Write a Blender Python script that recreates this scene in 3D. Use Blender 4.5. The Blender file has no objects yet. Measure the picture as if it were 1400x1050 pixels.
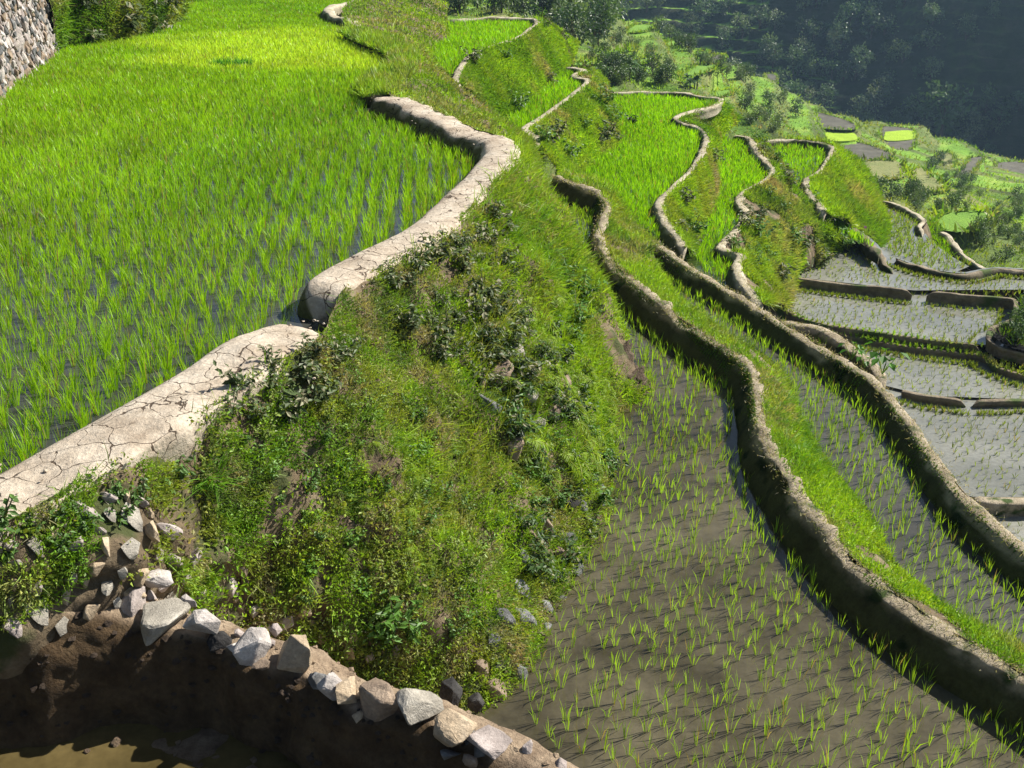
import bpy, bmesh, math, random
import numpy as np
R = np.random.default_rng(7); random.seed(7)
SC = bpy.context.scene; COL = SC.collection
PITCH = math.radians(25)
# ------------------------------------------------------------------ survey: a sighted point on a level surface H metres below the eye
def W(px, py, H):
    px = np.asarray(px, float); py = np.asarray(py, float); H = np.asarray(H, float)
    u = (px-700)/1400; v = -(py-525)/1400
    dy = math.cos(PITCH)+v*math.sin(PITCH); dz = -math.sin(PITCH)+v*math.cos(PITCH)
    t = H/-dz
    return np.stack([u*t, dy*t, dz*t], -1)
def Wl(pts, H=None):
    a = np.array(pts, float)
    return W(a[:, 0], a[:, 1], a[:, 2] if H is None else np.full(len(a), H))
# ------------------------------------------------------------------ noise
def _h(i, j, k, s):
    n = (i*374761393 + j*668265263 + k*2147483647 + s*974634777) & 0xffffffff
    n = ((n ^ (n >> 13))*1274126177) & 0xffffffff
    return ((n ^ (n >> 16)) & 0xffff)/65535.0
def noise(p, sc=1.0, s=0, oct=1):
    p = np.asarray(p, float)*sc; out = 0; amp = 1; tot = 0
    for o in range(oct):
        q = np.floor(p).astype(np.int64); f = p-q; f = f*f*(3-2*f); r = 0
        for a in (0, 1):
            for b in (0, 1):
                for c in (0, 1):
                    w = (f[..., 0] if a else 1-f[..., 0])*(f[..., 1] if b else 1-f[..., 1])*(f[..., 2] if c else 1-f[..., 2])
                    r = r+w*_h(q[..., 0]+a, q[..., 1]+b, q[..., 2]+c, s+o*17)
        out = out+amp*r; tot += amp; amp *= .5; p = p*2.03
    return out/tot
def sstep(x, a, b):
    t = np.clip((x-a)/(b-a), 0, 1); return t*t*(3-2*t)
# ------------------------------------------------------------------ curves
def smooth(P, step):
    P = np.asarray(P, float)
    if len(P) < 3: Q = P
    else:
        E = np.vstack([2*P[0]-P[1], P, 2*P[-1]-P[-2]]); Q = []
        for i in range(len(P)-1):
            a, b, c, d = E[i:i+4]; n = max(4, int(np.linalg.norm(c-b)/step*1.5)); t = np.linspace(0, 1, n, endpoint=False)[:, None]
            Q.append(.5*((2*b)+(c-a)*t+(2*a-5*b+4*c-d)*t*t+(3*b-a-3*c+d)*t**3))
        Q = np.vstack(Q+[P[-1:]])
    L = np.r_[0, np.cumsum(np.linalg.norm(np.diff(Q, axis=0), axis=1))]
    n = max(3, int(L[-1]/step)+1); s = np.linspace(0, L[-1], n)
    return np.stack([np.interp(s, L, Q[:, k]) for k in range(3)], -1)
def nrm2(c, side, k=3):
    t = np.gradient(c[:, :2], axis=0)
    for _ in range(k):
        t[1:-1] = (t[:-2]+t[1:-1]*2+t[2:])/4
    t /= np.linalg.norm(t, axis=1, keepdims=True)+1e-9
    return np.stack([t[:, 1], -t[:, 0]], -1)*side            # side +1: right of travel
def inside(P, poly):
    x, y = P[:, 0], P[:, 1]; r = np.zeros(len(P), bool); n = len(poly)
    for i in range(n):
        x1, y1 = poly[i][:2]; x2, y2 = poly[(i+1) % n][:2]
        if y1 == y2: continue
        c = ((y1 > y) != (y2 > y)) & (x < (x2-x1)*(y-y1)/(y2-y1)+x1); r ^= c
    return r
def dist(P, c):
    out = np.empty(len(P))
    for i in range(0, len(P), 4000):
        d = P[i:i+4000, None, :2]-c[None, :, :2]; out[i:i+4000] = np.sqrt((d**2).sum(-1).min(1))
    return out
# ------------------------------------------------------------------ objects
def props(o, label=None, cat=None, group=None, kind=None):
    for k, v in (('label', label), ('category', cat), ('group', group), ('kind', kind)):
        if v: o[k] = v
    return o
def link(name, me, mat=None, parent=None):
    o = bpy.data.objects.new(name, me); COL.objects.link(o)
    if mat and me: me.materials.append(mat)
    if parent: o.parent = parent
    return o
def mesh(name, V, F, C=None, smooth_=True):
    """F: (n,3) or (n,4) array"""
    me = bpy.data.meshes.new(name); V = np.ascontiguousarray(V, np.float32); F = np.ascontiguousarray(F, np.int32); k = F.shape[1]
    me.vertices.add(len(V)); me.vertices.foreach_set('co', V.ravel())
    me.loops.add(F.size); me.loops.foreach_set('vertex_index', F.ravel())
    me.polygons.add(len(F)); me.polygons.foreach_set('loop_start', np.arange(0, F.size, k, dtype=np.int32))
    me.polygons.foreach_set('loop_total', np.full(len(F), k, np.int32))
    me.polygons.foreach_set('use_smooth', np.full(len(F), smooth_, bool))
    if C is None: C = np.ones((len(V), 3))
    if C is not None:
        C = np.asarray(C, np.float32)
        a = me.color_attributes.new('col', 'FLOAT_COLOR', 'POINT')
        a.data.foreach_set('color', np.hstack([C, np.ones((len(C), 1), np.float32)]).ravel())
    me.update(); me.validate(); return me
def gridF(n, m):
    i = np.arange(n-1)[:, None]*m+np.arange(m-1)[None]
    return np.stack([i, i+m, i+m+1, i+1], -1).reshape(-1, 4)
def grid(name, G, mat, C=None, parent=None, flip=False):
    n, m = G.shape[:2]; F = gridF(n, m)
    if flip: F = F[:, ::-1]
    return link(name, mesh(name, G.reshape(-1, 3), F, None if C is None else C.reshape(-1, 3)), mat, parent)
class Geo:
    def __init__(s): s.V = []; s.T = []; s.C = []; s.n = 0
    def add(s, V, T, C):
        V = V.reshape(-1, 3); s.V.append(V); s.T.append(T.reshape(-1, 3)+s.n); s.C.append(C.reshape(-1, 3)); s.n += len(V)
    def me(s, name): return mesh(name, np.vstack(s.V), np.vstack(s.T), np.vstack(s.C), False)
    def build(s, name, mat, parent=None): return link(name, s.me(name), mat, parent)
def unit(v): return v/(np.linalg.norm(v, axis=-1, keepdims=True)+1e-9)
def blades(g, P, D, L, wd, bend, C, flat=None):
    N = len(P)
    if N == 0: return
    D = unit(D); r = R.normal(size=(N, 3)) if flat is None else flat
    S = unit(np.cross(D, r))*(wd*.5)[:, None]
    L = L[:, None]; m = P+D*L*.55+bend*.3; t = P+D*L+bend
    V = np.stack([P-S*.7, P+S*.7, m-S, m+S, t], 1)
    b = np.arange(N)[:, None, None]*5; T = b+np.array([[0, 1, 3], [0, 3, 2], [2, 3, 4]])[None]
    g.add(V, T, np.repeat(C[:, None], 5, 1))
def leaves(g, P, D, L, wd, C, up=None):
    N = len(P)
    if N == 0: return
    D = unit(D); r = R.normal(size=(N, 3)) if up is None else up
    S = unit(np.cross(D, r)); U = np.cross(S, D)
    m = P+D*(L*.45)[:, None]; fold = U*(wd*.18)[:, None]
    V = np.stack([P, m-S*(wd*.5)[:, None]+fold, m+S*(wd*.5)[:, None]+fold, P+D*L[:, None]-fold*.6], 1)
    b = np.arange(N)[:, None, None]*4; T = b+np.array([[0, 2, 3], [0, 3, 1]])[None]
    g.add(V, T, np.repeat(C[:, None], 4, 1))
def rnd(n, a, b): return R.uniform(a, b, n)
# ------------------------------------------------------------------ materials
def newmat(name):
    m = bpy.data.materials.new(name); m.use_nodes = True; nt = m.node_tree; nt.nodes.clear()
    out = nt.nodes.new('ShaderNodeOutputMaterial')
    def N(t, **k):
        n = nt.nodes.new('ShaderNode'+t)
        for a, b in k.items():
            if a in ('i',):
                for x, y in b.items(): n.inputs[x].default_value = y
            else: setattr(n, a, b)
        return n
    return m, nt, out, N, nt.links.new
def rgb(c): return (c[0], c[1], c[2], 1)
def leaf_mat(name, trans=.45, rough=.45, spec=.05, tint=(1.15, 1.1, .45)):
    m, nt, out, N, L = newmat(name)
    a = N('Attribute', attribute_name='col'); d = N('BsdfDiffuse'); t = N('BsdfTranslucent'); g = N('BsdfGlossy', i={'Roughness': rough})
    mul = N('Mix', data_type='RGBA', blend_type='MULTIPLY'); mul.inputs[0].default_value = 1; mul.inputs[7].default_value = rgb(tint)
    L(a.outputs['Color'], mul.inputs[6]); L(mul.outputs[2], t.inputs['Color']); L(a.outputs['Color'], d.inputs['Color'])
    m1 = N('MixShader', i={0: trans}); L(d.outputs[0], m1.inputs[1]); L(t.outputs[0], m1.inputs[2])
    m2 = N('MixShader', i={0: spec}); L(m1.outputs[0], m2.inputs[1]); L(g.outputs[0], m2.inputs[2]); L(m2.outputs[0], out.inputs[0])
    return m
def ground_mat(name, stops, scale=3.0, bump=.6, rough=.95, fine=30, crack=None, moss=None, dist_=.03, attr=False):
    m, nt, out, N, L = newmat(name)
    geo = N('NewGeometry'); P = geo.outputs['Position']
    n1 = N('TexNoise', i={'Scale': scale, 'Detail': 8.0, 'Roughness': .65}); L(P, n1.inputs['Vector'])
    cr = N('ValToRGB'); e = cr.color_ramp.elements
    while len(e) < len(stops): e.new(.5)
    for q, (p, c) in zip(e, stops): q.position = p; q.color = rgb(c)
    L(n1.outputs[0], cr.inputs[0]); col = cr.outputs[0]
    n2 = N('TexNoise', i={'Scale': fine, 'Detail': 6.0, 'Roughness': .7}); L(P, n2.inputs['Vector'])
    mx = N('Mix', data_type='RGBA', blend_type='OVERLAY'); mx.inputs[0].default_value = .55; L(col, mx.inputs[6]); L(n2.outputs[0], mx.inputs[7]); col = mx.outputs[2]
    hgt = n2.outputs[0]
    if moss:
        n3 = N('TexNoise', i={'Scale': moss[1], 'Detail': 6.0}); L(P, n3.inputs['Vector'])
        rr = N('MapRange', i={1: moss[2], 2: moss[2]+.09}); L(n3.outputs[0], rr.inputs[0])
        mm = N('Mix', data_type='RGBA'); L(rr.outputs[0], mm.inputs[0]); L(col, mm.inputs[6]); mm.inputs[7].default_value = rgb(moss[0]); col = mm.outputs[2]
    if crack:
        w = N('TexNoise', i={'Scale': 5.0, 'Detail': 3.0}); L(P, w.inputs['Vector'])
        av = N('Mix', data_type='VECTOR'); av.inputs[0].default_value = .16; L(P, av.inputs[4]); L(w.outputs['Color'], av.inputs[5])
        v = N('TexVoronoi', feature='DISTANCE_TO_EDGE', i={'Scale': crack}); L(av.outputs[1], v.inputs['Vector'])
        n4 = N('TexNoise', i={'Scale': 4.0}); L(P, n4.inputs['Vector'])
        wd = N('MapRange', i={1: .28, 2: .7, 3: -.004, 4: .02}); L(n4.outputs[0], wd.inputs[0])
        lt = N('Math', operation='SUBTRACT'); L(v.outputs[0], lt.inputs[0]); L(wd.outputs[0], lt.inputs[1])
        rr = N('MapRange', i={1: .0, 2: .008}); L(lt.outputs[0], rr.inputs[0])
        cm = N('Mix', data_type='RGBA'); L(rr.outputs[0], cm.inputs[0]); cm.inputs[6].default_value = (.09, .065, .045, 1); L(col, cm.inputs[7]); col = cm.outputs[2]
        ad = N('Math', operation='MULTIPLY_ADD'); L(rr.outputs[0], ad.inputs[0]); ad.inputs[1].default_value = 1.2; L(n2.outputs[0], ad.inputs[2]); hgt = ad.outputs[0]
    if attr:
        a = N('Attribute', attribute_name='col'); mm = N('Mix', data_type='RGBA', blend_type='MULTIPLY'); mm.inputs[0].default_value = 1
        L(col, mm.inputs[6]); L(a.outputs['Color'], mm.inputs[7]); col = mm.outputs[2]
    b = N('Bump', i={'Strength': bump, 'Distance': dist_}); L(hgt, b.inputs['Height'])
    p = N('BsdfPrincipled', i={'Roughness': rough, 'Specular IOR Level': .2}); L(col, p.inputs['Base Color']); L(b.outputs[0], p.inputs['Normal']); L(p.outputs[0], out.inputs[0])
    return m
def water_mat(name, c1, c2, scale=.7, rip=.02, ripscale=8, edge=None):
    m, nt, out, N, L = newmat(name)
    geo = N('NewGeometry'); P = geo.outputs['Position']
    n1 = N('TexNoise', i={'Scale': scale, 'Detail': 7.0, 'Roughness': .6}); L(P, n1.inputs['Vector'])
    cr = N('ValToRGB'); e = cr.color_ramp.elements; e[0].position = .36; e[1].position = .66; e[0].color = rgb(c1); e[1].color = rgb(c2); L(n1.outputs[0], cr.inputs[0])
    n3 = N('TexNoise', i={'Scale': 14.0, 'Detail': 6.0, 'Roughness': .7}); L(P, n3.inputs['Vector'])
    mx = N('Mix', data_type='RGBA', blend_type='OVERLAY'); mx.inputs[0].default_value = .5; L(cr.outputs[0], mx.inputs[6]); L(n3.outputs[0], mx.inputs[7])
    n2 = N('TexNoise', i={'Scale': ripscale, 'Detail': 2.0}); L(P, n2.inputs['Vector'])
    b = N('Bump', i={'Strength': rip, 'Distance': .05}); L(n2.outputs[0], b.inputs['Height'])
    p = N('BsdfPrincipled', i={'Roughness': .035, 'IOR': 1.33, 'Specular IOR Level': .5}); L(mx.outputs[2], p.inputs['Base Color']); L(b.outputs[0], p.inputs['Normal']); L(p.outputs[0], out.inputs[0])
    return m
M = {}
M['rice'] = leaf_mat('rice_leaf', .5, .45, .025)
M['grass'] = leaf_mat('grass_leaf', .42, .5, .022)
M['broad'] = leaf_mat('broad_leaf', .3, .5, .028)
M['tree'] = leaf_mat('tree_leaf', .3, .5, .06, (1.1, 1.1, .6))
M['clay'] = ground_mat('cracked_clay', [(.3, (.3, .235, .17)), (.5, (.44, .37, .285)), (.72, (.54, .475, .385))], 3.5, .7, .95, 26, crack=5.5, attr=True)
M['mud'] = ground_mat('dry_mud', [(.28, (.17, .135, .09)), (.5, (.34, .285, .2)), (.72, (.46, .39, .29))], 5, .9, .95, 38, moss=((.05, .08, .02), 3.2, .58), attr=True)
M['mudfar'] = ground_mat('pale_mud', [(.3, (.26, .22, .15)), (.55, (.42, .37, .27)), (.75, (.5, .45, .35))], 2.5, .7, .95, 14, moss=((.1, .14, .04), 1.2, .62), attr=True)
M['darkmud'] = ground_mat('damp_mud', [(.3, (.1, .08, .055)), (.55, (.22, .18, .125)), (.75, (.32, .27, .19))], 3, .8, .95, 16, moss=((.07, .1, .03), 1.5, .52), attr=True)
M['soil'] = ground_mat('bank_soil', [(.3, (.075, .055, .035)), (.5, (.14, .105, .065)), (.7, (.24, .19, .125))], 3, 1, .95, 22, moss=((.06, .07, .025), 2.6, .5), attr=True)
M['redsoil'] = ground_mat('bare_soil', [(.3, (.15, .105, .07)), (.5, (.27, .2, .135)), (.72, (.4, .31, .215))], 6, 1, .95, 30, attr=True)
M['pitsoil'] = ground_mat('dug_soil', [(.3, (.06, .04, .027)), (.5, (.12, .085, .055)), (.7, (.2, .15, .1))], 6, 1, .95, 30)
M['field'] = ground_mat('far_ground', [(.3, (.06, .09, .025)), (.5, (.11, .14, .045)), (.68, (.19, .17, .09))], .25, .8, .95, 2.2, attr=True, dist_=.3)
M['wallstone'] = ground_mat('wall_stone_face', [(.3, (.2, .17, .16)), (.5, (.34, .3, .28)), (.7, (.45, .41, .38))], 4, .8, .9, 30)
# ------------------------------------------------------------------ world, sun, camera
AZ = math.radians(23); EL = math.radians(42)
w = bpy.data.worlds.new('World'); SC.world = w; w.use_nodes = True
nt = w.node_tree; bg = nt.nodes['Background']; sky = nt.nodes.new('ShaderNodeTexSky'); sky.sky_type = 'NISHITA'; sky.sun_disc = False
sky.sun_elevation = EL; sky.sun_rotation = math.pi/2-AZ; bg.inputs[1].default_value = .05
nt.links.new(sky.outputs[0], bg.inputs[0])
sl = bpy.data.lights.new('sun', 'SUN'); sl.energy = 5.0; sl.angle = math.radians(.5); sl.color = (1, .95, .86)
so = bpy.data.objects.new('sun', sl); COL.objects.link(so)
from mathutils import Vector
SUN = Vector((math.cos(AZ)*math.cos(EL), math.sin(AZ)*math.cos(EL), math.sin(EL)))
so.rotation_euler = SUN.to_track_quat('Z', 'Y').to_euler()
cam = bpy.data.cameras.new('camera'); co = bpy.data.objects.new('camera', cam); COL.objects.link(co)
cam.sensor_width = 36; cam.lens = 36; cam.clip_end = 3000; co.rotation_euler = (math.pi/2-PITCH, 0, 0); SC.camera = co
SC.view_settings.view_transform = 'Standard'; SC.view_settings.look = 'None'; SC.view_settings.exposure = 1.05
# ------------------------------------------------------------------ dikes
DK = {}
def dike(key, px, H, w, h, side, label, mat='mudfar', bi=.12, step=None, rough=.025, hout=None, ends=(.15, .15), flank=None):
    """px: traced crest line; H depth of the WATER it holds; crest is H-h"""
    c = smooth(Wl(px, H-h), step or .1)
    N = len(c); n = nrm2(c, side); dm = np.linalg.norm(c, axis=1).mean()
    ho = hout or h
    pr = np.array([(-w/2-bi, -h-.1), (-w/2-bi*.75, -h*.75), (-w/2-bi*.4, -h*.42), (-w/2, -h*.17), (-w*.38, -h*.05), (0, 0), (w*.38, -h*.03), (w/2-.01, -h*.12), (w/2-.01, -h*.4), (w/2-.04, -ho*.8), (w/2-.06, -ho-.12)])
    k = 4 if dm < 12 else 2
    u = np.linspace(0, len(pr)-1, (len(pr)-1)*k+1); pr = np.stack([np.interp(u, range(len(pr)), pr[:, i]) for i in (0, 1)], -1)
    s = np.linspace(0, 1, N); L = np.linalg.norm(np.diff(c, axis=0), axis=1).sum(); a = s*L
    sc = np.ones(N); dz = np.zeros(N)
    for e, dd in ((ends[0], a), (ends[1], L-a)):
        if e: q = np.clip(dd/e, 0, 1); f = np.sqrt(1-(1-q)**2); sc *= np.maximum(f, .03); dz -= (1-f)*h*.9
    wob = 1+.22*(noise(c*[1, 1, 1], 1.7, 3)-.5)*2*.7
    G = c[:, None, :].repeat(len(pr), 1).copy()
    G[..., :2] += n[:, None, :]*(pr[None, :, 0]*(sc*wob)[:, None])[..., None]
    G[..., 2] += pr[None, :, 1]+(dz[:, None] if True else 0)
    nn = noise(G, 6, 5, 3)-.5; n2 = noise(G, 1.5, 9)-.5
    top = np.exp(-((pr[:, 1]/h)**2)*2)
    G[..., 2] += nn*rough*2+n2*rough*2.5*top[None]; G[..., :2] += n[:, None]*((nn+.6*n2)*rough*3)[..., None]
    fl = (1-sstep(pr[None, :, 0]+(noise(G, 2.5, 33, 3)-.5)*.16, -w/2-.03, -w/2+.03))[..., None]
    tone = np.array(flank or (.17, .2, .1)); C = (1-fl)+fl*tone  # inner flank: shade painted in along with the mossy tint
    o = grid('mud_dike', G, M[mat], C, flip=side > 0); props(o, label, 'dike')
    DK[key] = dict(c=c, n=n, w=w, h=h, out=np.c_[c[:, :2]+n*(w/2-.05), c[:, 2]-.07*h], H=H)
    return o
H1, HU1, HU2, H2, H3, HG1, HG2, HG3, HP, HL1 = 3.0, 3.55, 4.65, 5.0, 5.35, 5.6, 6.5, 7.2, 8.2, 8.9
dike('1a', [(-560, 985), (-400, 890), (-260, 815), (-120, 735), (0, 677), (75, 635), (150, 594), (225, 553), (300, 508), (365, 464), (437, 436)], H1, .54, .24, 1, 'wide cracked clay dike in the foreground holding the upper rice paddy, left of the gap', 'clay', .1, .04, .028, ends=(0, .25))
dike('1b', [(432, 398), (470, 372), (520, 347), (575, 318), (620, 280), (650, 248), (675, 222), (686, 203), (672, 188), (640, 176), (600, 160), (560, 143), (520, 129)], H1, .44, .26, 1, 'cracked clay dike that bends sharply round the corner of the upper rice paddy', 'clay', .1, .045, .03, ends=(.22, .2))
dike('1c', [(520, 129), (512, 119), (520, 108), (542, 95), (552, 82), (540, 69), (505, 55), (478, 42)], H1, .3, .22, 1, 'grass covered stretch of dike at the far edge of the upper rice paddy', 'soil', .1, .1, .03)
dike('1d', [(490, 38), (484, 30), (468, 24), (453, 19), (448, 12), (458, 6), (480, 1), (500, -6)], H1, .3, .26, 1, 'small pale S shaped dike at the top end of the upper rice paddy', 'mudfar', .1, .1, .03, ends=(.3, 0))
dike('2', [(755, 240), (783, 250), (813, 262), (831, 279), (824, 300), (818, 325), (830, 350), (860, 378), (890, 405), (930, 435), (975, 465), (1010, 487), (1031, 512), (1038, 550), (1044, 590), (1058, 625), (1088, 670), (1130, 725), (1180, 776), (1250, 828), (1320, 874), (1400, 922), (1500, 985)], H2, .15, .3, -1, 'long thick winding mud dike with a mossy side painted dark as shade beside the brown water paddy', 'mud', .16, .045, .036)
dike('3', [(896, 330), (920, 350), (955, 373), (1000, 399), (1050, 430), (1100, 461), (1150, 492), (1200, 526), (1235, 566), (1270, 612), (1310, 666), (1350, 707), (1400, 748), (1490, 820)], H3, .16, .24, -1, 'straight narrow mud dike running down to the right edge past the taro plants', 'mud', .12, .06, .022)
dike('g1', [(828, 125), (880, 124), (940, 128), (970, 132), (985, 136), (975, 144), (945, 152), (925, 160), (938, 168), (960, 175), (967, 185), (962, 205), (948, 230), (925, 252), (905, 272), (903, 285), (912, 305), (926, 322), (935, 337)], HG1, .2, .2, -1, 'pale S shaped dike round the largest bright green paddy in the middle', 'mudfar', .1, .08)
dike('g2', [(1000, 184), (1020, 186), (1028, 192), (1035, 206), (1052, 224), (1058, 234), (1045, 247), (1018, 262), (1012, 275), (1021, 292), (1010, 310), (985, 337), (1000, 342), (1013, 350), (1007, 365), (1018, 386), (1041, 416)], HG2, .2, .22, -1, 'pale zigzag dike above the tall weedy slope, second of the middle dikes', 'mudfar', .1, .08)
dike('g3', [(1036, 192), (1080, 191), (1120, 194), (1138, 201), (1134, 216), (1120, 235), (1104, 245), (1105, 258), (1112, 270), (1126, 288)], HG3, .22, .22, -1, 'pale dike round the farthest small green paddy at the lip of the steep grass slope', 'mudfar', .1, .1)
dike('g3b', [(1128, 287), (1145, 298), (1162, 308), (1180, 322), (1194, 335), (1203, 344)], 7.95, .18, .13, -1, 'thin dark dike running down from the farthest small paddy to the grey pools', 'darkmud', .1, .1)
dike('u1', [(612, 26), (680, 24), (722, 25), (736, 30), (724, 40), (711, 50), (682, 60), (650, 72), (636, 84), (629, 97), (623, 114)], HU1, .24, .2, -1, 'pale dike curving round the small topmost side paddy', 'mudfar', .1, .09)
dike('u2', [(775, 91), (798, 96), (787, 102), (804, 110), (794, 121), (775, 136), (750, 154), (729, 168), (718, 178), (733, 188), (734, 199)], HU2, .26, .2, -1, 'pale narrow dike of the small wedge shaped paddy below the topmost one', 'mudfar', .1, .09)
dike('8', [(1062, 438), (1110, 446), (1140, 456), (1165, 475), (1195, 500), (1210, 518)], 7.0, .22, .26, -1, 'short thick dike that branches off beside the taro plants', 'mud', .1, .08)
dike('7', [(1048, 410), (1070, 421), (1100, 435), (1140, 445), (1200, 453), (1260, 462), (1342, 472)], HP+.1, .13, .15, 1, 'long thin dark dike along the near edge of the second grey pool', 'darkmud', .06, .12)
dike('7b', [(1110, 448), (1170, 459), (1230, 471), (1310, 481), (1348, 487), (1362, 500), (1410, 515)], HP+.25, .13, .15, 1, 'grassy thin dike with rice at its foot along the third grey pool', 'darkmud', .06, .12)
dike('p12', [(1084, 378), (1130, 384), (1180, 390), (1248, 397)], HP, .13, .15, 1, 'dark dike between the farthest grey pool and the second pool', 'darkmud', .06, .12, ends=(0, .3))
dike('p12b', [(1268, 398), (1325, 404), (1360, 406), (1386, 409), (1390, 420), (1384, 436), (1360, 446), (1351, 460), (1366, 472), (1400, 481), (1450, 495)], HP, .13, .15, 1, 'bending dark dike round the right end of the second grey pool', 'darkmud', .06, .12, ends=(.3, 0))
dike('p01', [(1184, 336), (1200, 339), (1207, 350), (1212, 361), (1224, 367)], HP, .13, .15, -1, 'short dark hooked dike at the head of the farthest grey pool', 'darkmud', .06, .12, ends=(.3, .3))
dike('p01b', [(1224, 352), (1250, 362), (1290, 371), (1320, 374), (1345, 369), (1362, 366), (1400, 369), (1460, 372)], HP, .13, .15, -1, 'dark arc shaped dike along the far side of the farthest grey pool', 'darkmud', .06, .12)
dike('p34', [(1234, 533), (1268, 541), (1322, 547)], HP+.3, .13, .15, 1, 'short dark dike left of the small gap beside the third grey pool', 'darkmud', .06, .1, ends=(0, .2))
dike('p34b', [(1330, 547), (1400, 546), (1470, 546)], HP+.3, .13, .15, 1, 'short dark dike right of the small gap at the right edge', 'darkmud', .06, .1, ends=(.2, 0))
dike('p45', [(1326, 679), (1360, 683), (1440, 682), (1500, 682)], HP+.4, .24, .26, 1, 'short brown dike at the lower right edge between the two nearest grey pools', 'mud', .1, .08)
dike('l1', [(1203, 273), (1225, 279), (1242, 287), (1258, 296), (1265, 301), (1257, 308), (1262, 318)], HL1, .15, .15, -1, 'pale hooked dike beside the pale green pool below the steep grass slope', 'mudfar', .1, .15)
dike('l2', [(1285, 315), (1300, 325), (1308, 338), (1322, 352), (1342, 364), (1352, 368)], 9.3, .15, .15, -1, 'pale winding dike to the right of the pale green pool', 'mudfar', .1, .15)
# ------------------------------------------------------------------ level sheets (water / mud) of the paddies
M['w1'] = water_mat('paddy_water_upper', (.03, .033, .03), (.055, .055, .045))
M['w2'] = water_mat('paddy_water_brown', (.034, .029, .016), (.092, .08, .05), 1.1, .03, 10)
M['w3'] = water_mat('paddy_water_grey', (.05, .048, .04), (.085, .08, .066))
M['wp'] = water_mat('paddy_water_pool', (.145, .147, .125), (.23, .228, .195), .5, .05, 5)
M['wg'] = water_mat('paddy_water_green', (.03, .05, .012), (.06, .075, .02))
def sheet(name, poly, z, mat):
    bm = bmesh.new(); vs = [bm.verts.new((p[0], p[1], z)) for p in poly]
    f = bm.faces.new(vs); f.normal_update()
    if f.normal.z < 0: f.normal_flip()
    bmesh.ops.triangulate(bm, faces=[f]); me = bpy.data.meshes.new(name); bm.to_mesh(me); bm.free()
    return props(link(name, me, M[mat]), kind='structure')
def xy(k, a=0, b=None): return DK[k]['c'][a:b][::3, :2].tolist()
def pl(pts, H): return Wl(pts, H)[:, :2].tolist()
T1c = [(470, -14), (330, -10)]; T1b = [(300, 1), (248, 12), (235, 35), (200, 53), (150, 63), (85, 72), (60, 94), (20, 120), (0, 143), (-90, 215), (-400, 420), (-500, 700)]
rice1 = xy('1a')+xy('1b')+xy('1c')+xy('1d')+pl(T1c+T1b, H1)
sheet('paddy_water', xy('1a')+xy('1b')+xy('1c')+xy('1d')+pl(T1c+[(290, -12), (220, 5), (60, 40), (-60, 100), (-300, 220), (-700, 450), (-700, 800)], H1), -H1, 'w1')
T2b = [(1500, 1140), (1000, 1140), (800, 1040), (725, 1005), (690, 965), (705, 940), (735, 890), (785, 800), (828, 720), (834, 640), (842, 572), (885, 545), (872, 515), (816, 440), (792, 385), (780, 330), (764, 285), (750, 252)]
rice2 = xy('2')+pl(T2b, H2)
sheet('paddy_water', xy('2')+pl([(1500, 1160), (640, 1160), (560, 900), (560, 700), (650, 450), (740, 255)], H2), -H2, 'w2')
T3b = [(1260, 835), (1228, 795), (1195, 725), (1160, 680), (1130, 640), (1100, 600), (1085, 560), (1075, 530), (1052, 506), (1028, 485), (990, 461), (950, 433), (915, 401), (904, 378), (900, 345)]
d2r = DK['2']['c'][::-1]; d2r = d2r[:int(len(d2r)*.8)]
rice3 = xy('3')+pl([(1500, 1000)]+T3b, H3)
sheet('paddy_water', xy('3')+d2r[::3, :2].tolist(), -H3, 'w3')
G1b = [(925, 338), (905, 330), (885, 322), (862, 300), (850, 285), (838, 270), (822, 258), (803, 247), (797, 240), (822, 218), (843, 205), (846, 180), (835, 150), (828, 130)]
riceg1 = xy('g1')+pl(G1b, HG1)
sheet('paddy_water', xy('g1')+pl([(925, 345), (890, 345), (850, 330), (800, 265), (770, 245), (800, 180), (812, 135)], HG1), -HG1, 'wg')
G2b = [(1035, 412), (1000, 392), (965, 372), (945, 355), (940, 345), (955, 320), (972, 295), (980, 265), (979, 235), (980, 210), (990, 190)]
riceg2 = xy('g2')+pl(G2b, HG2)
sheet('paddy_water', xy('g2')+pl([(1030, 425), (990, 405), (940, 375), (925, 345), (950, 300), (962, 250), (965, 205), (975, 186)], HG2), -HG2, 'wg')
G3b = [(1118, 292), (1108, 280), (1085, 262), (1070, 240), (1058, 215), (1042, 203)]
riceg3 = xy('g3')+pl(G3b, HG3)
sheet('paddy_water', xy('g3')+pl([(1110, 298), (1080, 280), (1055, 250), (1045, 215), (1030, 197)], HG3), -HG3, 'wg')
U1b = [(603, 92), (588, 72), (590, 66), (618, 54), (612, 40)]
riceu1 = xy('u1')+pl(U1b, HU1)
sheet('paddy_water', xy('u1')+pl([(600, 105), (570, 75), (575, 60), (600, 50), (600, 30)], HU1), -HU1, 'wg')
U2b = [(718, 196), (698, 180), (693, 165), (714, 154), (748, 122)]
riceu2 = xy('u2')+pl(U2b, HU2)
sheet('paddy_water', xy('u2')+pl([(720, 210), (680, 185), (675, 160), (700, 145), (735, 115), (765, 90)], HU2), -HU2, 'wg')
rice3b = xy('g3b')+pl([(1190, 340), (1165, 327), (1140, 320), (1125, 298)], 7.9)
sheet('paddy_water', xy('g3b')+pl([(1194, 342), (1170, 330), (1140, 318), (1112, 303), (1110, 292)], 7.9), -7.9, 'wg')
P1 = [(1168, 332), (1184, 322), (1190, 338), (1205, 346), (1222, 352), (1245, 360), (1290, 371), (1320, 374), (1400, 369), (1460, 372), (1460, 400), (1400, 410), (1325, 404), (1250, 397), (1180, 390), (1095, 379), (1122, 362), (1140, 345)]
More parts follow.
